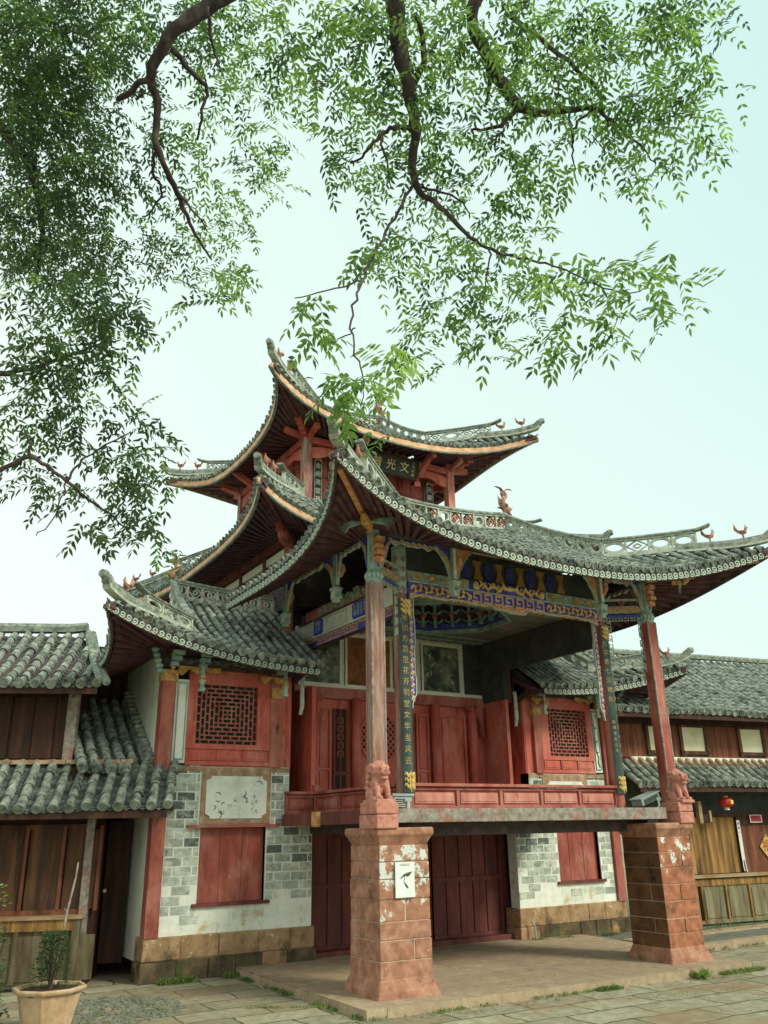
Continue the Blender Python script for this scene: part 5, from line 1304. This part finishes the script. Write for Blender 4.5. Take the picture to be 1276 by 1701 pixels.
m = MB(local=True); m.box(.12, .40, .62, .66, .15, 1.75, 0); m.tube([(.14, .60, .95), (.14, .57, .95)], .022, 8, 1); m.build('passage_door', [DARKB, GOLD], lh)
# little gate roof between the house and the wing
gt = thing('passage_gate', 'narrow tiled gate roof squeezed between the left house and the white flank', 'gate', (2.75, 11.2, 0))
rows = []
for k in range(6):
    x = 2.28+k*.155; rows.append([Vector((x, 10.72+1.45*t, 2.32+1.02*t-.03*math.sin(math.pi*t))) for t in np.linspace(0, 1, 9)])
m = MB(); tile_field(m, rows, .055, .2, X_, 0, 1); gr = m.build('roof', [T_TILE, T_PAN], gt)
m = MB(); m.tube([(3.10, 10.75+1.4*t, 2.40+1.0*t) for t in np.linspace(0, 1, 12)], [.06+.012*(k % 2) for k in range(12)], 8)
for k in range(16): t = k/15; m.beam((3.02, 10.75+1.4*t, 2.46+1.0*t), (3.16, 10.75+1.4*t, 2.48+1.0*t), .05, .03)
m.build('verge_tiles', [T_TILEF], gr)
m = MB(); m.box(2.2, 3.14, 10.85, 10.95, 2.15, 2.34, 0); m.build('lintel', [DARKB], gt)
m = MB(); m.box(1.2, 3.13, 12.4, 12.5, 1.5, 4.15, 0); m.build('shadow_backing', [DARKB], gt)  # added dark sheet standing in for the shadow under the wing eave

rh = thing('timber_house', 'long two-storey brown timber shop house with papered upper windows at the right edge', 'house', (12.2, 10.4, 0), R(-8))
q1 = tiled_slope(-1.25, 7.6, -.55, 2.20, .0, 2.60, .17, .058, .2, rh)
q2 = tiled_slope(-1.6, 7.8, -.5, 3.40, 1.9, 4.86, .165, .056, .2, rh, sag=.08)
m = MB(local=True); m.sweep([(-1.6, 1.9, 4.88), (1.5, 1.9, 4.90), (7.8, 1.9, 4.95)], [(-.07, 0), (.07, 0), (.08, .06), (.05, .10), (-.05, .10), (-.08, .06)]); m.build('ridge', [T_TILEF], q2)
m = MB(local=True); m.box(-.95, 7.6, -.03, .06, 2.61, 2.69, 0)
m.build('flashing', [CREAM], q1)
m = MB(local=True)
for k in range(50): x = -.95+k*.17; m.tube([(x, -.13, 2.535), (x, .0, 2.64)], .06, 6)
m.build('new_tiles', [T_TERRA], q1)
m = MB(local=True); m.box(-1.2, 7.6, .04, .14, 2.5, 3.42, 0)
for k in range(40): x = -1.2+k*.22; m.box(x+.004, x+.216, .02, .045, 2.68, 3.36, 0)
m.box(-1.2, 7.6, .0, .05, 3.24, 3.36, 1)
m.build('upper_wall', [BROWNR, DARKB], rh)
for k, (a, b) in enumerate(((-.52, -.13), (.22, .73), (1.58, 2.1), (2.9, 3.4), (4.3, 4.8), (5.7, 6.2))):
    m = MB(local=True); m.box(a, b, .005, .02, 2.80, 3.21, 0); o = m.build('paper_window', [PAPER], rh)
    m = MB(local=True)
    for (p0, p1, p2, p3) in ((a-.06, a, 2.72, 3.24), (b, b+.06, 2.72, 3.24), (a-.06, b+.06, 2.74, 2.80), (a-.06, b+.06, 3.21, 3.25)): m.box(p0, p1, -.03, .03, p2, p3, 0)
    m.box(a, b, -.005, .02, 2.70, 2.74, 0); m.build('window_frame', [BROWN], o)
m = MB(local=True); m.box(-1.2, 7.6, .05, .15, .05, 2.5, 1)
rnd = random.Random(2); x = -.2
while x < 1.12: w_ = rnd.uniform(.12, .2); m.box(x+.002, x+w_-.002, .02+rnd.uniform(0, .006), .055, .80, 1.70, 0); x += w_
m.box(-.25, 7.6, -.02, .05, 1.70, 1.76, 2); m.box(-.45, -.2, -.02, .06, .05, 2.2, 2)
m.box(1.16, 1.22, -.02, .05, .75, 1.72, 2); m.box(1.22, 1.98, .02, .05, .78, 1.62, 3); m.box(1.22, 2.0, -.0, .05, 1.56, 1.70, 2)
for k in range(21): x = 2.0+k*.26; m.box(x+.003, x+.257, .02, .05, .8, 1.7, 3)
m.build('lower_wall', [OCHREW, BLACK, DARKB, BROWNR], rh)
m = MB(local=True); m.box(-.3, 7.6, -.09, .04, .74, .79, 0); m.box(-.3, 7.6, -.05, .03, .62, .72, 1)
x = -.22
for w_ in (.30, .04)+(.52,)*14:
    if w_ < .1: x += .05; continue
    m.box(x, x+.04, -.06, .03, .06, .62, 1); m.box(x+.04, x+w_, -.03, .03, .06, .62, 2); m.box(x+.08, x+w_-.05, -.042, -.03, .13, .56, 2); x += w_
m.box(-.3, 7.6, -.055, .03, .05, .10, 2)
m.build('counter_panels', [LEDGE, OCHREW, PGREEN], rh)
m = MB(local=True); m.box(.1, .17, -.3, -.22, 1.60, 1.95, 0); m.box(.32, .36, -.3, -.24, 1.62, 1.80, 0); m.box(.17, .32, -.28, -.24, 1.60, 1.74, 1); m.build('lamp_bracket', [LEDGE, DARKB], rh)
def onrh(u, y, z): return Vector((12.2, 10.4, 0))+Vector((math.cos(R(-8))*u-math.sin(R(-8))*y, math.sin(R(-8))*u+math.cos(R(-8))*y, z))
U8 = Vector((math.cos(R(-8)), math.sin(R(-8)), 0)); N8 = Vector((math.sin(R(-8)), -math.cos(R(-8)), 0))
LANT = mat('red_lantern_silk', [C('#8a1f17'), C('#c13a25'), C('#d65a35')], (8, 8, 8), .5, .05)
for (u, y, z, lab) in ((.70, -.32, 1.93, 'round red lantern hanging under the right house eave, nearer the stage pier'), (2.08, -.32, 1.92, 'red lantern cut by the right edge of the picture')):
    p = onrh(u, y, z); t = thing('lantern', lab, 'lantern', p, group='red lanterns under the right eave')
    b = MB(); n = 16; pr_ = [(.04, -.085), (.085, -.07), (.115, -.035), (.12, 0), (.115, .035), (.085, .07), (.04, .085)]
    b.lathe(p, pr_, 20, 0); b.build('shade', [LANT], t, smooth=True)
    b = MB(); b.lathe(p, [(.045, .08), (.045, .10)], 12, 0); b.lathe(p, [(.045, -.10), (.045, -.08)], 12, 0); b.box(p.x-.035, p.x+.035, p.y-.125, p.y-.118, p.z-.03, p.z+.03, 0); b.build('gilt_rim', [GOLD], t)
    b = MB(); b.tube([p-Z_*.10, p-Z_*.125], [.04, .045], 10); b.build('tassel', [WHITE], t)
    b = MB(); b.tube([p+Z_*.1, p+Z_*.26], .004, 5); b.build('cord', [DARKB], t)
# papers on the right house
REDP_ = mat('red_paper', [C('#8e1f2c'), C('#b4303b'), C('#c04a50')], (9, 9, 9), .7, 0); YP = mat('yellow_paper', [C('#9a8540'), C('#b9a455'), C('#c6b476')], (9, 9, 9), .7, 0)
b = MB(); c = onrh(1.80, -.002, 1.20); fr = (c, U8, Z_, N8); b.poly([(-.17, 0), (0, -.2), (.17, 0), (0, .2)], fr, .004, 0)
o = b.build('fortune_paper', [YP], None, 'yellow diamond paper with a red character on the right house door', cat='paper', loc=tuple(c))
glyphs('lettering', '福', .22, (c+N8*.006, U8, Z_, N8), REDP_, o, .002)
b = MB(); c = onrh(1.19, -.024, 1.22); fr = (c, U8, Z_, N8); b.pbox(-.035, .035, -.22, .42, fr, .003, 0); b.ribbon([(-.02, -.22), (-.025, -.32), (-.01, -.40)], .02, fr, .003, 0); b.ribbon([(.02, -.22), (.03, -.34), (.045, -.42)], .02, fr, .003, 0)
o = b.build('torn_couplet_strip', [mat('faded_paper', [C('#c0c8c0'), C('#d5dbd2'), C('#dfe3da')], (9, 9, 9), .8, 0)], None, 'torn faded white couplet strip on the door frame of the right house', cat='paper', loc=tuple(c))
for k, ch in enumerate('春风入'): glyphs('lettering', ch, .05, (c+N8*.005+Z_*(.36-.07*k), U8, Z_, N8), REDP_, o, .001)
b = MB(); c = onrh(1.62, -.022, 1.66); fr = (c, U8, Z_, N8); b.pbox(-.14, .14, -.065, .065, fr, .003, 1); b.pbox(-.12, .12, -.05, .055, fr, .006, 0)
o = b.build('lintel_paper', [REDP_, WHITE], None, 'small red paper pasted on the lintel above the right house door', cat='paper', loc=tuple(c)); glyphs('lettering', '吉祥', .07, (c+N8*.008, U8, Z_, N8), INK, o, .001)
# ------------------------------------------------------------------ ground
def struct(o): o['kind'] = 'structure'; return o
m = MB(); nx = 60; gp = lambda x, y: Vector((x, y, -.010*max(0, min(x, 10)-4)))
xs = sorted(set(list(np.linspace(-120, 0, 8))+list(np.linspace(0, 14, 40))+list(np.linspace(14, 140, 8)))); ys = sorted(set(list(np.linspace(-60, 4, 6))+list(np.linspace(4, 13, 30))+list(np.linspace(13, 160, 8))))
m.grid([[gp(x, y) for y in ys] for x in xs]); struct(m.build('ground', [GROUND]))
m = MB(); ex = np.linspace(4.26, 9.62, 40); rnd = random.Random(5)
top = []; bot = []
for x in ex:
    y = 7.45+rnd.uniform(-.008, .008); z = .08-.0095*(x-4.26); top.append((x, y, z)); bot.append((x+.0, y-.008, -.12))
m.add(top+[(4.26, 11.3, .085), (9.9, 11.3, .06)], [tuple(range(len(top)))+(len(top)+1, len(top))])
m.grid([[Vector(b), Vector(t)] for b, t in zip(bot, top)], 0, True)
ly = np.linspace(7.45, 11.3, 30); lt = [(4.26+rnd.uniform(-.008, .008) if 0 < i < 29 else 4.26, y, .08) for i, y in enumerate(ly)]
m.grid([[Vector((x-.006, y, -.1)), Vector((x, y, z))] for x, y, z in lt], 0)
m.add([(9.62, 7.45, -.12), (9.62, 7.45, .029), (9.9, 11.3, .06), (9.9, 11.3, -.12)], [(0, 3, 2, 1)])
o = struct(m.build('platform', [PLATF]))
COB = mat('cobbled_strip', [C('#4c4f45'), C('#6f7264'), C('#8a8c7b')], (16, 16, 16), .95, .8, spots=[(C('#5e6b3c'), 4, .58, .06)])
m = MB(); m.box(9.9, 40, 8.95, 12.3, -.2, .02, 0); m.box(9.9, 40, 8.80, 8.95, -.2, .035, 1); m.box(9.9, 40, 9.6, 9.85, .0, .045, 1)
struct(m.build('pavement', [COB, PLATF]))
m = MB(); rnd = random.Random(8)
for k in range(420):
    a = rnd.uniform(0, 6.28); r_ = math.sqrt(rnd.random()); x, y = 2.55+math.cos(a)*r_*.62, 9.35+math.sin(a)*r_*.75
    m.ell((x, y, .003), (rnd.uniform(.015, .04), rnd.uniform(.015, .035), rnd.uniform(.008, .02)), 6, 4)
tag(m.build('gravel', [COB]), kind='stuff')
# ------------------------------------------------------------------ leaf materials
def leafmat(name, cols, tr, spots=None):
    m_ = mat(name, cols, (3, 3, 3), .5, 0, spec=.35, spots=spots); n = m_.node_tree; N = n.nodes
    b_ = [q for q in N if q.type == 'BSDF_PRINCIPLED'][0]; o_ = [q for q in N if q.type == 'OUTPUT_MATERIAL'][0]
    t_ = N.new('ShaderNodeBsdfTranslucent'); ms = N.new('ShaderNodeMixShader'); ms.inputs[0].default_value = tr
    src = b_.inputs['Base Color'].links[0].from_socket
    hs = N.new('ShaderNodeHueSaturation'); hs.inputs['Value'].default_value = 1.5; hs.inputs['Saturation'].default_value = 1.1; n.links.new(src, hs.inputs['Color']); n.links.new(hs.outputs[0], t_.inputs[0])
    n.links.new(b_.outputs[0], ms.inputs[1]); n.links.new(t_.outputs[0], ms.inputs[2]); n.links.new(ms.outputs[0], o_.inputs[0])
    return m_
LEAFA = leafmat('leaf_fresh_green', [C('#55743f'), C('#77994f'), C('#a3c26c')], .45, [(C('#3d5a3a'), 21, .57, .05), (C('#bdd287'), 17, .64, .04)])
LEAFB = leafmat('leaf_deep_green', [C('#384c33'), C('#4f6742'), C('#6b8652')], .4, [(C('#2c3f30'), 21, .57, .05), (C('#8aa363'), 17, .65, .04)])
GRASS = leafmat('grass_blade', [C('#47632f'), C('#6b8544'), C('#8d9b58')], .3)
BARK = mat('tree_bark', [C('#2b2528'), C('#463d3d'), C('#6a6158')], (14, 14, 5), .95, .5)
class Leaves:
    """many pointed leaflets as one mesh"""
    def __init__(s): s.v = []; s.f = []
    def leaf(s, p, d, n, l, w):
        q = d.cross(n).normalized(); b = len(s.v); c = n*(-w*.25)
        s.v += [p, p+d*l*.35+q*w*.5, p+d*l*.7+q*w*.36, p+d*l, p+d*l*.7-q*w*.36, p+d*l*.35-q*w*.5]
        s.v[b+3] = s.v[b+3]+c*1.4
        s.f += [(b, b+1, b+2, b+3), (b, b+3, b+4, b+5)]
    def spray(s, p, d, rnd, L_=.22, n=6, l=.065, w=.022):
        """pinnate leaf: paired leaflets on an arching stalk"""
        d = d.normalized(); side = d.cross(Z_)
        if side.length < .1: side = d.cross(X_)
        side = (side.normalized()+Z_*rnd.uniform(-.6, .6)).normalized()
        nn = side.cross(d).normalized()
        for k in range(n):
            t = (k+.6)/n; c = p+d*L_*t-Z_*L_*.28*t*t
            for sg in (-1, 1):
                dd = (d*.55+side*sg*.8-Z_*.35+Vector((rnd.uniform(-.2, .2), rnd.uniform(-.2, .2), rnd.uniform(-.2, .2)))).normalized()
                s.leaf(c, dd, (nn+Vector((rnd.uniform(-.4, .4), rnd.uniform(-.4, .4), rnd.uniform(-.4, .4)))).normalized(), l*rnd.uniform(.75, 1.15), w*rnd.uniform(.85, 1.15))
        c = p+d*L_-Z_*L_*.28
        s.leaf(c, (d-Z_*.5).normalized(), nn, l, w)
    def build(s, name, m_, parent, off=Vector((0, 0, 0))):
        me = bpy.data.meshes.new(name); V = np.array([tuple(q) for q in s.v])-np.array(off); me.from_pydata(V.tolist(), [], s.f)
        me.materials.append(m_); me.update(); o = bpy.data.objects.new(name, me); COL.objects.link(o); o.parent = parent; return o
# ------------------------------------------------------------------ overhanging tree
def aim(px, py, d):
    v = (CF+CR*((px-638)/FPX)-CU*((py-850.5)/FPX)).normalized(); return EYE+v*d
TB = Vector((-2.6, 2.4, 0))
tree = thing('overhanging_tree', 'large tree with narrow pinnate leaves hanging over the court, top and left', 'tree', TB)
tr = MB(); tr.tube([TB, TB+Vector((.05, .0, 1.2)), TB+Vector((.2, .05, 2.8)), TB+Vector((.5, .1, 4.4)), TB+Vector((.9, .15, 5.6))], [.34, .27, .23, .2, .17], 14); tr.build('trunk', [BARK], tree, smooth=True)
CROWN = TB+Vector((.9, .15, 5.6))
def wob(pts, n=5, a=.03, seed=1):
    a = a*.45
    r_ = random.Random(seed); out_ = []
    for i in range(len(pts)-1):
        for k in range(n):
            t = k/n; p0 = pts[max(0, i-1)]; p1 = pts[i]; p2 = pts[i+1]; p3 = pts[min(len(pts)-1, i+2)]
            q = .5*((2*p1)+(p2-p0)*t+(2*p0-5*p1+4*p2-p3)*t*t+(3*p1-p0-3*p2+p3)*t**3)
            out_.append(q+Vector((r_.uniform(-a, a), r_.uniform(-a, a), r_.uniform(-a, a)))*(0 if (i == 0 and k == 0) else 1))
    return out_+[pts[-1]]
def limb(pix, r0, r1, start=None, seed=1, name='branch', a=.018):
    pts = ([start] if start is not None else [])+[aim(*p) for p in pix]; P = wob(pts, 5, a, seed); m_ = MB(); n = len(P)
    m_.tube(P, [.75*lerp(r0, r1, (k/(n-1))**.8) for k in range(n)], 8); m_.build(name, [BARK], tree, smooth=True); return P
ST = lambda px, py, d: [CROWN, CROWN.lerp(aim(px, py, d), .55)+Z_*.5]
def main(pix, seed):
    s_ = ST(*pix[0][:3]); P = wob([s_[0], s_[1]]+[aim(*p[:3]) for p in pix], 6, .016, seed); rr = [.13, .11]+[p[3] for p in pix]; n = len(P); m_ = MB(); R_ = []
    for k in range(n):
        i = min(k//6, len(rr)-2); R_.append(lerp(rr[i], rr[i+1], (k-i*6)/6)*(1+.08*math.sin(k*1.7+seed)))
    m_.tube(P, R_, 9); m_.build('limb', [BARK], tree, smooth=True)
main([(420, -90, 5.6, .065), (350, 5, 5.5, .048), (290, 50, 5.4, .038), (250, 125, 5.4, .027), (262, 170, 5.4, .022), (260, 240, 5.3, .018), (290, 310, 5.3, .017), (320, 380, 5.3, .010), (352, 432, 5.3, .005)], 3)
main([(640, -120, 5.0, .06), (655, -20, 4.9, .05), (662, 60, 4.8, .044), (676, 130, 4.7, .038), (690, 220, 4.6, .026), (688, 300, 4.5, .018), (738, 350, 4.3, .012), (790, 398, 4.1, .009), (850, 425, 3.9, .006), (920, 440, 3.6, .004), (985, 470, 3.4, .002)], 4)
main([(770, -110, 5.0, .04), (785, 30, 4.9, .03), (818, 110, 4.9, .036), (850, 165, 4.85, .03), (890, 185, 4.8, .022), (985, 178, 4.8, .012)], 5)
main([(-140, 560, 4.6, .03), (-40, 620, 4.5, .02), (40, 615, 4.5, .012), (110, 590, 4.5, .008), (200, 565, 4.5, .003)], 6)
main([(-160, 700, 4.2, .03), (-30, 782, 4.1, .013), (50, 760, 4.1, .009), (110, 800, 4.1, .008), (160, 840, 4.1, .006), (215, 880, 4.1, .003)], 7)
main([(-200, 100, 6.4, .06), (-60, 160, 6.2, .045), (40, 260, 6.1, .03), (70, 370, 6.0, .02), (60, 470, 6.0, .01)], 8)
for i, (pix, r0, r1) in enumerate([
    ([(250, 125, 5.4), (222, 148, 5.4), (195, 168, 5.4)], .028, .018), ([(235, 150, 5.4), (236, 158, 5.35), (228, 165, 5.35)], .015, .01),
    ([(285, 82, 5.4), (325, 125, 5.35), (345, 150, 5.35), (335, 190, 5.3), (328, 232, 5.3)], .022, .008), ([(345, 10, 5.4), (352, 70, 5.4), (362, 112, 5.4)], .015, .006),
    ([(258, 245, 5.3), (255, 290, 5.3), (268, 320, 5.3), (240, 360, 5.3)], .016, .006), ([(292, 312, 5.3), (322, 352, 5.25), (345, 385, 5.25)], .012, .005),
    ([(690, 300, 4.5), (660, 350, 4.3), (628, 410, 4.0), (600, 468, 3.6), (586, 520, 3.3), (588, 580, 3.0), (605, 630, 2.9), (600, 680, 2.85)], .012, .002),
    ([(600, 468, 3.6), (560, 480, 3.5), (490, 495, 3.4)], .006, .003), ([(590, 545, 3.2), (570, 560, 3.2), (545, 570, 3.2)], .004, .002),
    ([(682, 150, 4.7), (705, 90, 4.7), (690, 20, 4.7)], .03, .014), ([(690, 215, 4.6), (660, 212, 4.55), (632, 225, 4.5), (605, 255, 4.5), (582, 270, 4.5)], .022, .006),
    ([(632, 225, 4.5), (640, 265, 4.4), (650, 310, 4.4)], .010, .004), ([(868, 172, 4.8), (842, 200, 4.75), (822, 212, 4.7), (785, 215, 4.7)], .025, .008),
    ([(822, 115, 4.9), (812, 140, 4.9), (808, 175, 4.9)], .02, .010), ([(985, 180, 4.8), (955, 210, 4.7), (952, 250, 4.7), (955, 285, 4.7)], .012, .004),
    ([(985, 178, 4.8), (1040, 220, 4.7), (1090, 270, 4.7)], .014, .004), ([(945, 182, 4.8), (950, 225, 4.7), (948, 245, 4.7)], .010, .005), ([(700, 310, 4.5), (760, 330, 4.4), (780, 360, 4.3)], .010, .004),
    ([(815, 410, 4.0), (812, 450, 3.9), (800, 500, 3.8)], .007, .003), ([(985, 470, 3.4), (1040, 490, 3.3), (1085, 470, 3.3)], .005, .002), ([(50, 760, 4.1), (48, 730, 4.1), (20, 715, 4.1)], .01, .004),
    ([(110, 800, 4.1), (140, 760, 4.1), (215, 720, 4.1)], .010, .004), ([(110, 800, 4.1), (95, 850, 4.1), (60, 890, 4.1)], .006, .003), ([(840, 20, 4.9), (930, 90, 4.8), (990, 150, 4.8), (1010, 210, 4.7)], .02, .008)]):
    limb(pix, r0, r1, seed=20+i)
DENS = """
9999887778888888887740
9988677777777788887640
9975456677777788777630
9985455646788657887620
9985455506688556776500
9985446605788663066000
9985555000667752000000
9996675000367630676300
6785044031167867776200
3877300031177156640000
5775000003413300000000
6546500004510000000000
4256700000300000000000
6456600000000000000000
3022600000000000000000
0011500000000000000000""".split()
rnd = random.Random(11); LA = Leaves(); LB = Leaves(); LN = Leaves(); LL = Leaves()
CW = 1276/21.3
def dens(p):
    v = p-EYE; z = v.dot(CF); x = (638+FPX*v.dot(CR)/z)/CW-.5; y = (850.5-FPX*v.dot(CU)/z)/60-.5
    def g_(i, j):
        i = max(0, i); j = max(0, j)
        return int(DENS[j][i]) if j < len(DENS) and i < len(DENS[0]) else 0
    i, j = math.floor(x), math.floor(y); a, b_ = x-i, y-j
    return (g_(i, j)*(1-a)+g_(i+1, j)*a)*(1-b_)+(g_(i, j+1)*(1-a)+g_(i+1, j+1)*a)*b_
for r_, row_ in enumerate(DENS):
    for c_, ch in enumerate(row_):
        dd = int(ch)
        if not dd: continue
        px0, py0 = c_*CW, r_*60
        base = 5.9 if px0 < 420 and py0 < 480 else 4.6
        if px0 < 420 and py0 >= 480: base = 4.3
        if px0 > 860 and 400 < py0 < 620: base = 3.5
        if 460 < px0 < 700 and py0 > 460: base = 3.0
        if 640 < px0 < 830 and 400 < py0 < 640: base = 4.0
        if base > 5.5 and px0 < 180: layers = (5.4, 6.6)
        else: layers = (base*.95, base*1.12)
        k = (20 if px0 < 170 else 10.5 if px0 < 420 else 10)*(dd/9)**1.5*(base/4.6)**1.7
        n = int(k)+(1 if rnd.random() < k-int(k) else 0)
        for q in range(n):
            px, py = px0+rnd.uniform(-8, CW+8), py0+rnd.uniform(-8, 68)-22; d = rnd.uniform(*layers)
            p = aim(px, py, d); th = rnd.uniform(0, 6.28); dr = Vector((math.cos(th), math.sin(th), rnd.uniform(-.8, .15)))
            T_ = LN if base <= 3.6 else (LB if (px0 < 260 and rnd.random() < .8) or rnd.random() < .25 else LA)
            for s_ in range(2):
                if dens(p) < rnd.uniform(.8, 2.6): continue
                th2 = th+rnd.uniform(-1.2, 1.2)
                if dens(p+Vector((math.cos(th2)*.2, math.sin(th2)*.2, -.14))) < rnd.uniform(.5, 2.2): continue
                T_.spray(p, Vector((math.cos(th2), math.sin(th2), rnd.uniform(-.9, .1))), rnd, rnd.uniform(.13, .21), rnd.randint(4, 6), (.043 if base > 3.6 else .052)*rnd.uniform(.7, 1.25), .0148)
for (cx_, cy_, d_, rad, n_) in ((515, 535, 3.3, 26, 9), (530, 560, 3.3, 18, 5), (580, 648, 2.9, 28, 11), (562, 675, 2.9, 15, 5), (620, 645, 2.9, 20, 5), (650, 600, 3.1, 22, 7), (235, 880, 4.1, 34, 16), (225, 800, 4.1, 36, 18), (150, 890, 4.1, 20, 6), (395, 470, 5.2, 30, 12), (350, 480, 5.2, 22, 8), (610, 440, 3.8, 26, 8), (1065, 480, 3.3, 26, 6), (925, 575, 3.5, 24, 6), (900, 470, 3.5, 40, 12), (800, 590, 3.9, 24, 9)):
    for q in range(n_):
        a = rnd.uniform(0, 6.28); r2 = rad*math.sqrt(rnd.random()); p = aim(cx_+math.cos(a)*r2, cy_+math.sin(a)*r2-14, d_*rnd.uniform(.96, 1.04)); th = rnd.uniform(0, 6.28)
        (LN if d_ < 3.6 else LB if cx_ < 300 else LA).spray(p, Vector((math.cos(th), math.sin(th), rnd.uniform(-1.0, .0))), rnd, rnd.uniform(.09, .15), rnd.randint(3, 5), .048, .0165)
LA.build('foliage', LEAFA, tree, TB); LB.build('foliage', LEAFB, tree, TB); LN.build('foliage', LEAFA, tree, TB)
print('leaf faces', len(LA.f)+len(LB.f)+len(LN.f))
# ------------------------------------------------------------------ pots and weeds
PP = Vector((1.76, 8.70, 0)); pt = thing('potted_plant', 'pale octagonal tapered pot with a leafy shrub and a bare stick, by the wooden counter', 'potted plant', PP)
POTM = mat('pot_concrete', [C('#98805f'), C('#b89c7a'), C('#c9b294')], (8, 8, 5), .85, .15, spots=[(C('#b07a52'), 5, .63, .06)])
m = MB(); m.lathe(PP, [(.19, -.02), (.27, .30), (.275, .31), (.31, .325), (.32, .345), (.315, .36), (.28, .36), (.27, .33)], 8); m.build('pot', [POTM], pt, bevel=.006)
m = MB(); m.lathe(PP, [(.27, .31), (.27, .335)], 12); m.build('soil', [mat('dark_soil', [C('#3a2c20'), C('#5a4632')], (20, 20, 20), 1, .6)], pt)
m = MB(); st = [PP+Vector((.0, 0, .32)), PP+Vector((.05, -.0, .62)), PP+Vector((.08, 0, .95)), PP+Vector((.13, .02, 1.24)), PP+Vector((.14, .03, 1.36))]
m.tube(st, [.014, .012, .011, .009, .006], 6); m.tube([PP+Vector((.09, 0, .93)), PP+Vector((.05, .0, .98))], [.008, .004], 5); m.build('stick', [GREYW], pt, smooth=True)
def shrub(c, r, h, n, parent, off, l=.04, seed=3, mtl=LEAFB):
    q = Leaves(); r_ = random.Random(seed); sm = MB()
    for k in range(n):
        a = r_.uniform(0, 6.28); t = r_.random()**.7; rr = r*math.sqrt(r_.random())*(1-.55*t); p = c+Vector((math.cos(a)*rr, math.sin(a)*rr, h*t))
        d = Vector((math.cos(a), math.sin(a), r_.uniform(-.2, .8))).normalized(); q.leaf(p, d, Vector((r_.uniform(-.5, .5), r_.uniform(-.5, .5), 1)).normalized(), l*r_.uniform(.7, 1.3), l*.5)
    for k in range(7):
        a = k*.9; sm.tube([c, c+Vector((math.cos(a)*r*.3, math.sin(a)*r*.3, h*.5)), c+Vector((math.cos(a)*r*.5, math.sin(a)*r*.5, h*.9))], [.007, .005, .002], 5)
    sm.build('stems', [BARK], parent); q.build('leaves', mtl, parent, off)
shrub(PP+Z_*.33, .20, .46, 1100, pt, PP, .036)
P2 = Vector((1.22, 8.75, 0)); p2 = thing('climbing_plant', 'loose leafy plant growing up beside the counter, cut by the left edge of the picture', 'plant', P2)
shrub(P2+Z_*.02, .25, .85, 420, p2, P2, .055, 5, LEAFB); shrub(P2+Vector((-.05, .05, 1.0)), .17, .2, 50, p2, P2, .06, 6, LEAFA)
AG = Vector((8.60, 7.36, -.045)); ag = thing('wild_plant', 'spiky green weed rosette growing at the foot of the platform edge by the right pier', 'plant', AG)
q = Leaves(); r_ = random.Random(6)
for k in range(40):
    a = r_.uniform(0, 6.28); d = Vector((math.cos(a), math.sin(a), r_.uniform(.3, 1.3))).normalized(); q.leaf(AG+Vector((math.cos(a)*.02, math.sin(a)*.02, 0)), d, d.cross(Vector((-math.sin(a), math.cos(a), 0))).normalized(), r_.uniform(.10, .17), .026)
q.build('leaves', LEAFA, ag, AG)
g = Leaves(); r_ = random.Random(9)
def tuft(x, y, z, n, h):
    for k in range(n):
        a = r_.uniform(0, 6.28); d = Vector((math.cos(a)*.6, math.sin(a)*.6, r_.uniform(.4, 1.2))).normalized()
        g.leaf(Vector((x+r_.uniform(-.04, .04), y+r_.uniform(-.04, .04), z)), d, d.cross(Vector((-math.sin(a), math.cos(a), .01))).normalized(), h*r_.uniform(.5, 1.2), h*.22)
def ln(a, b, n, j, nb, h, dens=1):
    for k in range(n):
        t = r_.random(); x = lerp(a[0], b[0], t); y = lerp(a[1], b[1], t)
        if noise.noise(Vector((x*2.2, y*2.2, 3.1))) < -.05+.0*dens: continue
        tuft(x+r_.uniform(-j, j), y+r_.uniform(-j, j), lerp(a[2], b[2], t), nb, h)
ln((4.22, 7.5, 0), (4.22, 10.5, 0), 120, .03, 7, .05); ln((4.3, 7.41, -.0), (9.6, 7.41, -.055), 150, .03, 7, .045); ln((7.0, 7.40, -.03), (9.7, 7.38, -.055), 130, .04, 8, .06)
ln((3.1, 10.5, 0), (4.3, 10.5, 0), 110, .06, 8, .07); ln((8.8, 10.5, .04), (10.4, 10.45, .02), 90, .05, 8, .055); ln((9.9, 8.77, -.05), (16, 8.77, -.05), 130, .05, 8, .055)
ln((3.3, 8.9, 0), (4.25, 8.2, 0), 60, .03, 6, .03); ln((2.6, 8.2, 0), (4.2, 7.3, 0), 60, .03, 6, .03); ln((10.0, 9.9, .02), (15, 9.8, .02), 140, .25, 7, .05); ln((6.2, 7.0, -.02), (9, 6.6, -.05), 60, .1, 5, .022)
ln((12.0, 10.15, .03), (16, 9.6, .03), 60, .08, 8, .07)
o = g.build('weeds', GRASS, None); tag(o, kind='stuff')

fl_ = Leaves(); r_ = random.Random(31)
for k in range(260):
    x, y = r_.uniform(2.2, 13), r_.uniform(5.5, 10.4)
    if r_.random() < .4: x, y = r_.uniform(4.4, 9.5), r_.uniform(7.2, 7.44)
    z = (.083-.0095*(x-4.26) if 4.3 < x < 9.6 and y > 7.46 else -.010*max(0, min(x, 10)-4))+.008
    a = r_.uniform(0, 6.28); fl_.leaf(Vector((x, y, z)), Vector((math.cos(a), math.sin(a), .1)), Vector((r_.uniform(-.3, .3), r_.uniform(-.3, .3), 1)).normalized(), r_.uniform(.03, .055), .016)
o = fl_.build('fallen_leaves', mat('dry_leaf', [C('#6b5a34'), C('#8f7d48'), C('#7d8a4d')], (3, 3, 3), .9, 0), None); tag(o, kind='stuff')
